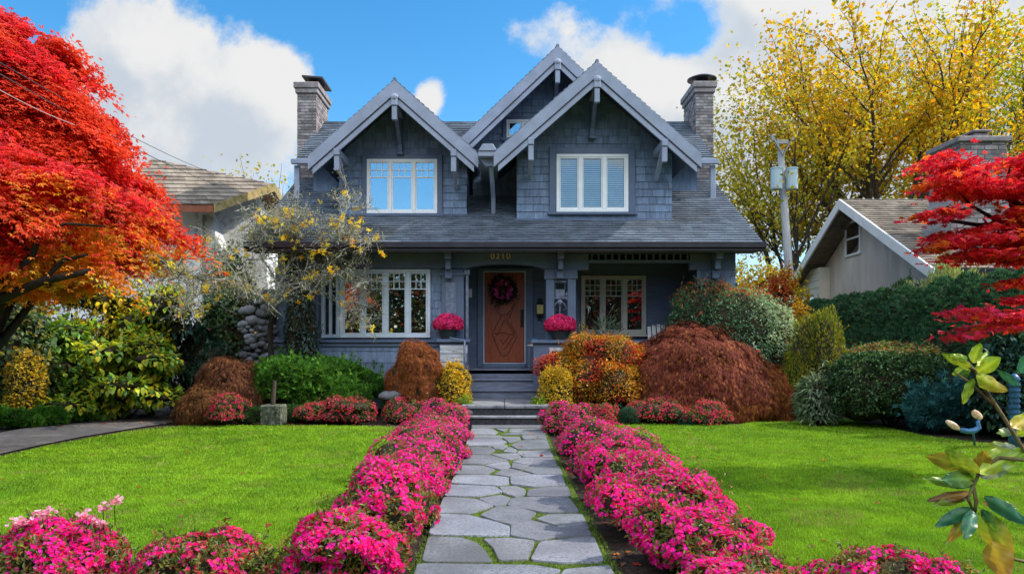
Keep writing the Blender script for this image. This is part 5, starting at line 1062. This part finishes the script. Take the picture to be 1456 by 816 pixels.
def vb(p, nr):
    c = pick([((.05, .12, .045), 4), ((.08, .17, .06), 3), ((.13, .22, .07), 2), ((.028, .06, .03), 2)], len(p)); o = pick([((.30, .16, .05), 2), ((.26, .24, .05), 3), ((.30, .07, .05), 1)], len(p))
    return np.where((p[:, 2:3] > 1.45+.25*(vnoise(p*2)[:, None]-.5)) & (rng.random((len(p), 1)) < .55), o, c)
x, w, h = at(1192, 1378, 488, 14.2)
plant('viburnum', 'wide green viburnum with bronze top before the dark hedge', 'shrub', (x, 14.7, 0), [(0, 0, h*.5, w*.42, 1.0, h*.48), (-w*.25, -.1, h*.45, w*.26, .8, h*.45), (w*.25, -.1, h*.5, w*.25, .8, h*.45), (0, -.5, h*.5, w*.32, .6, h*.38), (.1, 0, h*.78, w*.42, .8, h*.22)], 15000, .075, VIB, 'layer', .55, lump=.16, lfreq=2.8, gaps=.22, colf=vb, seed=31, core=.84)
shrub('pale_fern', 'pale feathery conifer fronds at the foot of the yellow green shrub', 'plant', 1142, 1206, 530, 14.6, 1700, .17, [((.24, .30, .20), 3), ((.15, .22, .13), 3), ((.06, .12, .07), 1)], 'layer', .22, 6, 8, .8, lump=.35, gaps=.35, mat='needle', core=.6)
BLJ = [((.035, .13, .14), 4), ((.055, .18, .19), 3), ((.09, .24, .26), 1.5), ((.02, .07, .08), 2)]
shrub('blue_juniper', 'blue green feathery juniper at the right end of the lawn', 'juniper', 1308, 1436, 552, 13.2, 9000, .13, BLJ, 'needle', .16, 8, 4, .7, mat='needle', lump=.25, lobes_n=3, spread=.9, core=.82)
shrub('dark_shrub', 'dark leafy shrub at the right edge under the red maple', 'shrub', 1400, 1530, 470, 12.3, 3600, .13, [((.02, .06, .05), 3), ((.03, .09, .06), 2), ((.06, .14, .05), 1)], 'droop', .4, 8, 9, .7, big=True, lump=.25, gaps=.3)

# ---------------------------------------------------------------- pots, wreath, ornaments, rocks
def mum_pot(label, px, pyb, Y, zcap, w):
    x = XP(px, Y); t = thing('flower_pot', label, 'flower pot', (x, Y, zcap), 'potted pink flowers at the steps')
    b = MB(); b.lathe([(.17, zcap), (.18, zcap+.03), (.235, zcap+.23), (.25, zcap+.235), (.25, zcap+.27), (.21, zcap+.27)], x, Y, 20); obj('planter', b, M['pot'], t, smooth=False)
    lob = [(0, 0, .36, w/2, w/2, .25), (-w*.12, -.02, .33, w*.36, w*.4, .2), (w*.12, 0, .33, w*.36, w*.4, .2)]
    p, nr = sample_lobes(lob, 1700, -.5, .05, .16, 5, 0, 3, .1); V, Fc, C = leafmesh(p, unit(np.cross(nr, rng.normal(size=p.shape))), unit(nr+rng.normal(size=p.shape)*.35), .032, .022, pick([((.72, .035, .20), 4), ((.78, .08, .28), 3), ((.62, .02, .13), 2)], len(p)), 5, 6.3, .2, -.3, .6)
    link('blossoms', mesh_np('blossoms', V, Fc, C), M['petal'], t)
    b = MB(); B = BASE[t]; b.blob((x, Y, zcap+.34), (w*.43, w*.43, .20), 14, 8, .04); obj('foliage', b, M['twigcore'], t, smooth=True)
mum_pot('dark pot of pink flowers on the left pedestal by the steps', 637, 478, 17.24, 1.776, .68)
mum_pot('dark pot of pink flowers on the right pedestal by the steps', 796, 478, 17.24, 1.756, .70)
wx, wz, wy = XP(715.5, 18.8), ZP(413, 18.8), 18.84
t = thing('wreath', 'dark wreath with pink flowers hanging on the wooden door', 'wreath', (wx, wy, wz))
a = rng.uniform(0, 2*math.pi, 900); r = .205+rng.normal(size=900)*.065; p = np.stack([r*np.cos(a), -.02-np.abs(rng.normal(size=900))*.03, r*np.sin(a)], 1); out = np.stack([np.cos(a), np.full(900, -.35), np.sin(a)], 1); k = rng.normal(size=p.shape)
V, Fc, C = leafmesh(p, unit(out+k*.8), unit(np.array([0, -1, 0])+k*.5), .085, .045, pick([((.02, .018, .022), 4), ((.035, .02, .03), 3), ((.03, .05, .025), 1)], 900)); link('leaves', mesh_np('leaves', V, Fc, C), M['leaf'], t)
a = np.linspace(0, 2*math.pi, 10)[:-1]+.3; a = np.repeat(a, 5); n = len(a); r = .195+rng.normal(size=n)*.025; a = a+rng.normal(size=n)*.1
p = np.stack([r*np.cos(a), -.075-rng.random(n)*.02, r*np.sin(a)], 1); k = rng.normal(size=p.shape); V, Fc, C = leafmesh(p, unit(np.cross(k, [0, -1, 0])), unit(np.array([0, -1, 0])+k*.3), .062, .05, pick([((.70, .08, .30), 3), ((.78, .22, .45), 1.5), ((.5, .05, .18), 1)], n), 5, 6.3, .2, -.2); link('blossoms', mesh_np('blossoms', V, Fc, C), M['petal'], t)
b = MB(); b.tube([(wx+.235*math.cos(i*.2618), wy-.004, wz+.235*math.sin(i*.2618)) for i in range(25)], .022, 6); obj('ring', b, M['twigcore'], t)
# porch furniture on the right
t = thing('porch_chair', 'pale blue slatted porch chair half hidden by the shrubs', 'chair', (XP(938, 17.9), 17.9, 1.08)); cx, cy, cz = BASE[t]
b = MB(); b.box(cx-.28, cx+.28, cy-.3, cy+.2, cz+.36, cz+.40); obj('seat', b, M['weathered'], t, bevel=.008)
b = MB()
for i in range(5): x = cx-.24+.115*i; b.hexa([(x, cy+.16, cz+.38), (x+.09, cy+.16, cz+.38), (x+.09, cy+.34, cz+1.02+.05*math.sin(i/4*math.pi)), (x, cy+.34, cz+1.02+.05*math.sin(i/4*math.pi))], (0, -1, .2), .022)
obj('backrest', b, M['weathered'], t, bevel=.006)
for sx in (-1, 1):
    b = MB(); b.box(cx+sx*.31-.05, cx+sx*.31+.05, cy-.34, cy+.26, cz+.58, cz+.605); obj('armrest', b, M['weathered'], t, bevel=.006)
    for yy in (cy-.3, cy+.18): b = MB(); b.box(cx+sx*.30-.02, cx+sx*.30+.02, yy, yy+.08, cz, cz+.578); obj('leg', b, M['weathered'], t)
sx0 = XP(765, 18.2); t = thing('side_table', 'small pale topped table beside the right pedestal on the porch', 'table', (sx0, 18.2, 1.08))
b = MB(); b.box(sx0-.26, sx0+.26, 18.05, 18.4, 1.62, 1.655); obj('tabletop', b, M['weathered'], t, bevel=.006)
for dx in (-.22, .22):
    for dy in (18.08, 18.34): b = MB(); b.box(sx0+dx-.02, sx0+dx+.02, dy, dy+.04, 1.08, 1.618); obj('leg', b, M['bluetrim'], t)
b = MB(); b.box(sx0-.20, sx0+.08, 18.10, 18.3, 1.657, 1.70); tag(obj('storage_box', b, M['terracotta'], None, (sx0, 18.2, 1.657), bevel=.006), 'flat orange box on the small porch table', 'box')
b = MB(); b.box(sx0-.16, sx0+.0, 18.12, 18.28, 1.702, 1.82); tag(obj('storage_box', b, M['blueglaze'], None, (sx0, 18.2, 1.702), bevel=.012), 'small blue box on top of the orange box', 'box')
# rocks and the square stone block with its post
for lab, px, py, r, Y in (('pale grey boulder at the left of the stone step', 660, 584, .17, 15.1), ('pale boulder under the small russet maple', 562, 558, .27, 16.2), ('smaller pale boulder right of the one under the russet maple', 604, 562, .22, 16.3)):
    b = MB(); x = XP(px, Y); z = ZP(py, Y); b.blob((x, Y, z-r*.25), (r*1.3, r, r*.55), 18, 12, .16, .6); tag(obj('boulder', b, M['rock'], None, (x, Y, 0), smooth=True), lab, 'boulder', 'boulders in the front bed')
    if z-r*.8 > .05: b2 = MB()
x0, x1 = XP(369, 15.0), XP(400, 15.0); t = thing('stone_post', 'square mossy stone block carrying a short weathered post', 'post', ((x0+x1)/2, 15.2, 0))
b = MB(); b.box(x0, x1, 15.0, 15.42, -.02, ZP(576, 15.0)); obj('block', b, surf('lichened_block', (.085, .095, .07), .95, .5, 18, 1, 60, .1, col2=(.22, .23, .17), c2s=14, c2lo=.5, c2hi=.62), t, bevel=.025)
b = MB(); xm = XP(388, 15.2); b.tube([(xm, 15.2, ZP(577, 15.0)), (xm+.02, 15.2, .7), (xm+.035, 15.2, ZP(541, 15.2))], [.05, .045, .04], 8); obj('post', b, M['bark'], t)
# garden ornament: two tan ovals on a curved blue stem
Yo = 11.2; t = thing('garden_ornament', 'curved blue garden ornament ending in two tan ovals by the blue juniper', 'ornament', P(1380, 614, Yo))
b = MB(); pts = [P(1366, 611, Yo), P(1375, 613, Yo), P(1385, 612, Yo), P(1392, 607, Yo), P(1390, 600, Yo), P(1392, 596, Yo)]; b.tube(pts, [.035, .04, .045, .04, .03, .02], 8); b.tube([P(1380, 612, Yo+.03), P(1384, 618, Yo+.3), P(1386, 634, Yo+.4)], .018, 6); obj('stem', b, M['blueglaze'], t, smooth=True)
for px, py, rx, rz, mt in ((1355, 605, .105, .055, 'tan'), (1389, 590, .09, .065, 'tan')):
    b = MB(); b.blob(P(px, py, Yo-.02), (rx, .02, rz), 14, 10, .08); b.V = [(q[0], q[1], q[2]-(q[0]-P(px, py, Yo)[0])*.45) for q in b.V]; obj('oval_head', b, M[mt], t, smooth=True)
b = MB(); Yg = 11.5; gx = XP(1442, Yg); prof = [(.11, .02)]
for i in range(9): z = .35+i*.085; prof += [(.07, z), (.085, z+.035), (.062, z+.08)]
prof = [(.08, -.02), (.08, .33)]+prof[1:]+[(.03, 1.14), (.01, 1.15)]; b.lathe(prof, gx, Yg, 18); tag(obj('ribbed_urn', b, surf('deep_blue_glaze', (.03, .10, .22), .4, .3, 12, .1, 40, .4), None, (gx, Yg, 0), smooth=True), 'slim ribbed blue garden urn at the right edge', 'urn')

# ---------------------------------------------------------------- foreground rhododendron reaching in from the right
def sprig():
    Y0 = 1.75; t = thing('rhododendron', 'close up broad leaved rhododendron stems reaching in from the right edge', 'shrub', (1.72, Y0+.1, 0))
    G = (.19, .32, .025); LG = (.36, .44, .03); DG = (.03, .12, .04); TE = (.035, .15, .085); YE = (.42, .30, .025); OC = (.36, .18, .03); BR = (.10, .05, .02); PA = (.36, .42, .36)
    leaves_ = [((1388, 668), (1318, 648), 30, LG, YE, 0), ((1392, 672), (1345, 640), 24, LG, G, -.1), ((1394, 676), (1400, 640), 26, OC, YE, .1), ((1385, 680), (1340, 682), 28, G, DG, .1), ((1384, 690), (1312, 680), 16, DG, G, 0), ((1378, 700), (1318, 712), 15, OC, BR, .05), ((1376, 706), (1326, 718), 13, BR, G, .1), ((1392, 672), (1456, 640), 26, LG, G, -.1), ((1394, 678), (1446, 660), 20, PA, G, 0), ((1390, 662), (1440, 636), 22, G, LG, -.15), ((1400, 706), (1462, 745), 24, DG, TE, .1), ((1398, 715), (1448, 720), 18, OC, G, .1), ((1380, 722), (1330, 748), 20, DG, TE, .05), ((1382, 728), (1348, 770), 18, G, OC, .1), ((1384, 726), (1372, 766), 22, TE, DG, .15), ((1378, 735), (1344, 774), 12, PA, G, .05), ((1392, 728), (1440, 792), 40, G, YE, .1), ((1410, 770), (1432, 822), 42, YE, OC, .1), ((1396, 724), (1420, 755), 16, DG, G, .1),
               ((1380, 522), (1340, 503), 15, LG, G, 0), ((1384, 516), (1394, 488), 18, LG, G, -.1), ((1388, 530), (1422, 508), 24, LG, G, -.05), ((1388, 534), (1432, 556), 24, LG, YE, -.1), ((1380, 524), (1354, 532), 16, LG, G, .1), ((1378, 528), (1362, 536), 12, G, DG, .1), ((1384, 538), (1369, 574), 14, G, LG, .05), ((1376, 510), (1350, 506), 12, G, LG, 0), ((1390, 520), (1404, 500), 10, LG, G, 0), ((1440, 608), (1470, 585), 26, YE, LG, -.1), ((1440, 612), (1418, 616), 14, PA, G, .1), ((1446, 618), (1474, 600), 20, LG, G, 0), ((1445, 636), (1402, 630), 10, PA, LG, 0), ((1450, 530), (1470, 500), 24, TE, DG, 0), ((1448, 548), (1418, 526), 12, TE, DG, 0)]
    for (a, c, wpx, c0, c1, bend) in leaves_:
        Ya = Y0+random.uniform(-.03, .03); Yb = Ya+random.uniform(-.05, .03); A_ = Vector(P(*a, Ya)); B_ = Vector(P(*c, Yb)); ax = (B_-A_); L = ax.length; ax.normalize()
        view = Vector((A_.x, A_.y, A_.z-CH)).normalized(); side = ax.cross(view).normalized(); nm = side.cross(ax).normalized(); 
        tw = random.uniform(-.35, .35); side = (side*math.cos(tw)+nm*math.sin(tw)).normalized(); nm = side.cross(ax).normalized(); wd = wpx*.85*Ya/F; V = []; Fc = []; C = []; nu, nv = 10, 6
        for i in range(nu+1):
            tt = i/nu; w = wd/2*math.sin(math.pi*min(1, tt**.85*.97+.02))**.75+.001
            for j in range(nv+1):
                s = -1+2*j/nv; q = A_+ax*L*tt+side*s*w+nm*(abs(s)*w*.32-bend*L*tt*(1-tt)*1.6+.004*math.sin(tt*16+s*3)*abs(s))
                V.append(q); m = min(1, max(0, tt*1.2-.3+.35*abs(s)+.25*(vnoise(np.array([[q.x*40, q.y*40, q.z*40]]))[0]-.5))); vein = 1.35 if j == nv//2 else .92+.16*((i+j) % 2)
                C.append([(c0[k]*(1-m)+c1[k]*m)*vein*1.0 for k in range(3)])
        for i in range(nu):
            for j in range(nv): o = i*(nv+1)+j; Fc.append((o, o+1, o+nv+2, o+nv+1))
        V = np.array([tuple(v) for v in V])-np.array(BASE[t]); o = link('leaf', mesh_np('leaf', V, Fc, C, True), M['waxleaf'], t)
    b = MB(); V3 = lambda a, c, d=0: P(a, c, Y0+d)
    b.tube([(1.72, Y0+.1, -.02), (1.60, Y0+.08, .5), V3(1600, 760), V3(1520, 700), V3(1456, 640), V3(1425, 590), V3(1400, 552), V3(1386, 526), V3(1376, 514)], [.016, .013, .010, .007, .005, .0045, .004, .003, .002], 8)
    b.tube([V3(1412, 575), V3(1378, 543), V3(1357, 529)], [.004, .003, .002], 6); b.tube([V3(1386, 526), V3(1362, 512), V3(1345, 505)], [.004, .003, .002], 6)
    b.tube([(1.62, Y0+.08, .45), V3(1600, 830), V3(1500, 810), V3(1456, 798), V3(1418, 788)], [.016, .012, .006, .004, .002], 8)
    b.tube([V3(1520, 700), V3(1470, 655), V3(1420, 650), V3(1394, 668), V3(1384, 690), V3(1388, 712), V3(1386, 730)], [.006, .005, .0045, .004, .0045, .005, .003], 8); b.tube([V3(1394, 668), V3(1378, 672), V3(1362, 658)], [.004, .003, .002], 6); b.tube([V3(1384, 690), V3(1376, 708), V3(1384, 726)], [.004, .004, .003], 6)
    obj('stems', b, M['barkstem'], t, smooth=True)
M['waxleaf'] = leafy('waxy_leaf', .3, .38, .4); M['barkstem'] = surf('young_stem', (.17, .12, .045), .7, .35, 60, .4, 200, .3, col2=(.10, .14, .03), c2s=30)
sprig()

# ---------------------------------------------------------------- grass, moss tufts, fallen leaves
def inside(poly, x, y):
    r = np.zeros(len(x), bool); n = len(poly)
    for i in range(n):
        x0, y0 = poly[i]; x1, y1 = poly[(i+1) % n]
        with np.errstate(divide='ignore', invalid='ignore'): r ^= ((y0 > y) != (y1 > y)) & (x < (x1-x0)*(y-y0)/(y1-y0+1e-12)+x0)
    return r
def grass(poly, n, sd):
    y = 1/(1/4.3+rng.random(n*3)*(1/15.6-1/4.3)); x = rng.uniform(-.78, .78, n*3)*y; k = inside(poly, x, y); x, y = x[k][:n], y[k][:n]; n = len(x)
    p = np.stack([x, y, np.zeros(n)], 1); k = rng.normal(size=(n, 3)); comb = (vnoise(p*np.array([.8, .8, 1])+sd)-.5)[:, None]*np.array([1.6, .6, 0])
    ax = unit(UPV+k*.42+comb); h = rng.uniform(.018, .036, n)*(.8+y*.035); w = .0035+.0011*y
    z = np.clip(vnoise(p*.9+sd)*.6+vnoise(p*2.7+sd)*.5-.05, 0, 1)[:, None]; z2 = vnoise(p*7+sd)[:, None]
    c = np.array([.12, .26, .012])*(1-z)+np.array([.25, .42, .016])*z; c = c*(.72+.55*rng.random((n, 1)))*(.8+.4*z2); dry = (rng.random(n) < .02) | ((vnoise(p*2.2+sd+40) > .80) & (rng.random(n) < .25)); c[dry] = np.array([.28, .26, .08])
    sd_ = unit(np.cross(ax, k)); V = np.stack([p-sd_*w[:, None]/2, p+sd_*w[:, None]/2, p+ax*h[:, None]], 1).reshape(-1, 3)
    o = link('grass', mesh_np('grass', V, np.arange(3*n).reshape(-1, 3), np.repeat(c, 3, 0)), M['grassblade'], None, (0, 0, 0)); o['kind'] = 'stuff'; print('grass', n)
M['grassblade'] = leafy('grass_blade', .35, .6, .2)
grass(LAWN_L, 330000, 3); grass(LAWN_R, 330000, 9)
# moss tufts between the flagstones
n = 26000; y = 1/(1/4.2+rng.random(n)*(1/14.6-1/4.2)); x = rng.uniform(-.65, .78, n); p = np.stack([x, y, np.full(n, .014)], 1); z = vnoise(p*1.7+2); k = z > .35; p = p[k]; n = len(p); kk = rng.normal(size=(n, 3)); ax = unit(UPV+kk*.7)
V, Fc, C = leafmesh(p, ax, unit(kk), .022, .008, pick([((.12, .20, .02), 3), ((.08, .14, .02), 2), ((.2, .24, .04), 1)], n)); o = link('moss_tufts', mesh_np('moss_tufts', V, Fc, C), M['grassblade'], None, (0, 0, 0)); o['kind'] = 'stuff'
# fallen leaves on lawn, drive, beds and path
pts = []
def scatter(n, f):
    for _ in range(n): pts.append(f())
scatter(34, lambda: (random.uniform(-6.5, -2), random.uniform(6, 14.6), .035)); scatter(26, lambda: (random.uniform(2, 7), random.uniform(5, 14), .035)); scatter(150, lambda: (random.uniform(-9, -6.2), random.uniform(14.6, 18), .012)); scatter(10, lambda: (random.uniform(.2, .7), random.uniform(10, 14), .04)); scatter(220, lambda: (random.choice((random.uniform(-1.6, -.68), random.uniform(.82, 1.7))), random.uniform(4.4, 14), -.008)); scatter(120, lambda: (random.uniform(-6.5, -1), random.uniform(15, 16.5), -.008))
p = np.array(pts); n = len(p); k = rng.normal(size=(n, 3)); ax = unit(k*np.array([1, 1, .1])); V, Fc, C = leafmesh(p, ax, unit(UPV+k*.25), rng.uniform(.03, .07, n), .03, pick([((.35, .05, .03), 3), ((.42, .16, .03), 3), ((.16, .08, .04), 3)], n), 3, 1.7); o = link('fallen_leaves', mesh_np('fallen_leaves', V, Fc, C), M['deadleaf'], None, (0, 0, 0)); o['kind'] = 'stuff'
# bark chips on the beds
n = 9000; p = np.stack([rng.choice([-1, 1], n)*rng.uniform(.68, 1.75, n), 1/(1/4.2+rng.random(n)*(1/15-1/4.2)), np.full(n, -.014)], 1); k = rng.normal(size=(n, 3)); V, Fc, C = leafmesh(p, unit(k*np.array([1, 1, .25])), unit(UPV+k*.4), rng.uniform(.012, .035, n), .012, pick([((.05, .035, .025), 4), ((.09, .065, .045), 2), ((.025, .018, .014), 3)], n)); o = link('bark_mulch', mesh_np('bark_mulch', V, Fc, C), M['deadleaf'], None, (0, 0, 0)); o['kind'] = 'stuff'
# wooded far side of the street behind the camera (mirrored in the window panes)
ps = []; 
for i in range(60):
    a = -60+i*2.1; hgt = random.uniform(7, 14); z = rng.random(2600)*hgt; w = 1.9*np.sqrt(np.clip(1-(z/hgt)**2, 0, 1))+.2
    ps.append(np.stack([a+rng.normal(size=2600)*w*.6, -26+random.uniform(-3, 3)+rng.normal(size=2600)*w*.5, z], 1))
p = np.concatenate(ps); p = p[p[:, 2] > .1]; k = rng.normal(size=p.shape); V, Fc, C = leafmesh(p, unit(k), unit(k[::-1]), .42, .3, pick([((.05, .09, .02), 4), ((.20, .13, .02), 1), ((.22, .04, .02), 1.2), ((.03, .05, .02), 3)], len(p))); o = link('woodland', mesh_np('woodland', V, Fc, C), M['leaf'], None, (0, 0, 0)); o['kind'] = 'stuff'
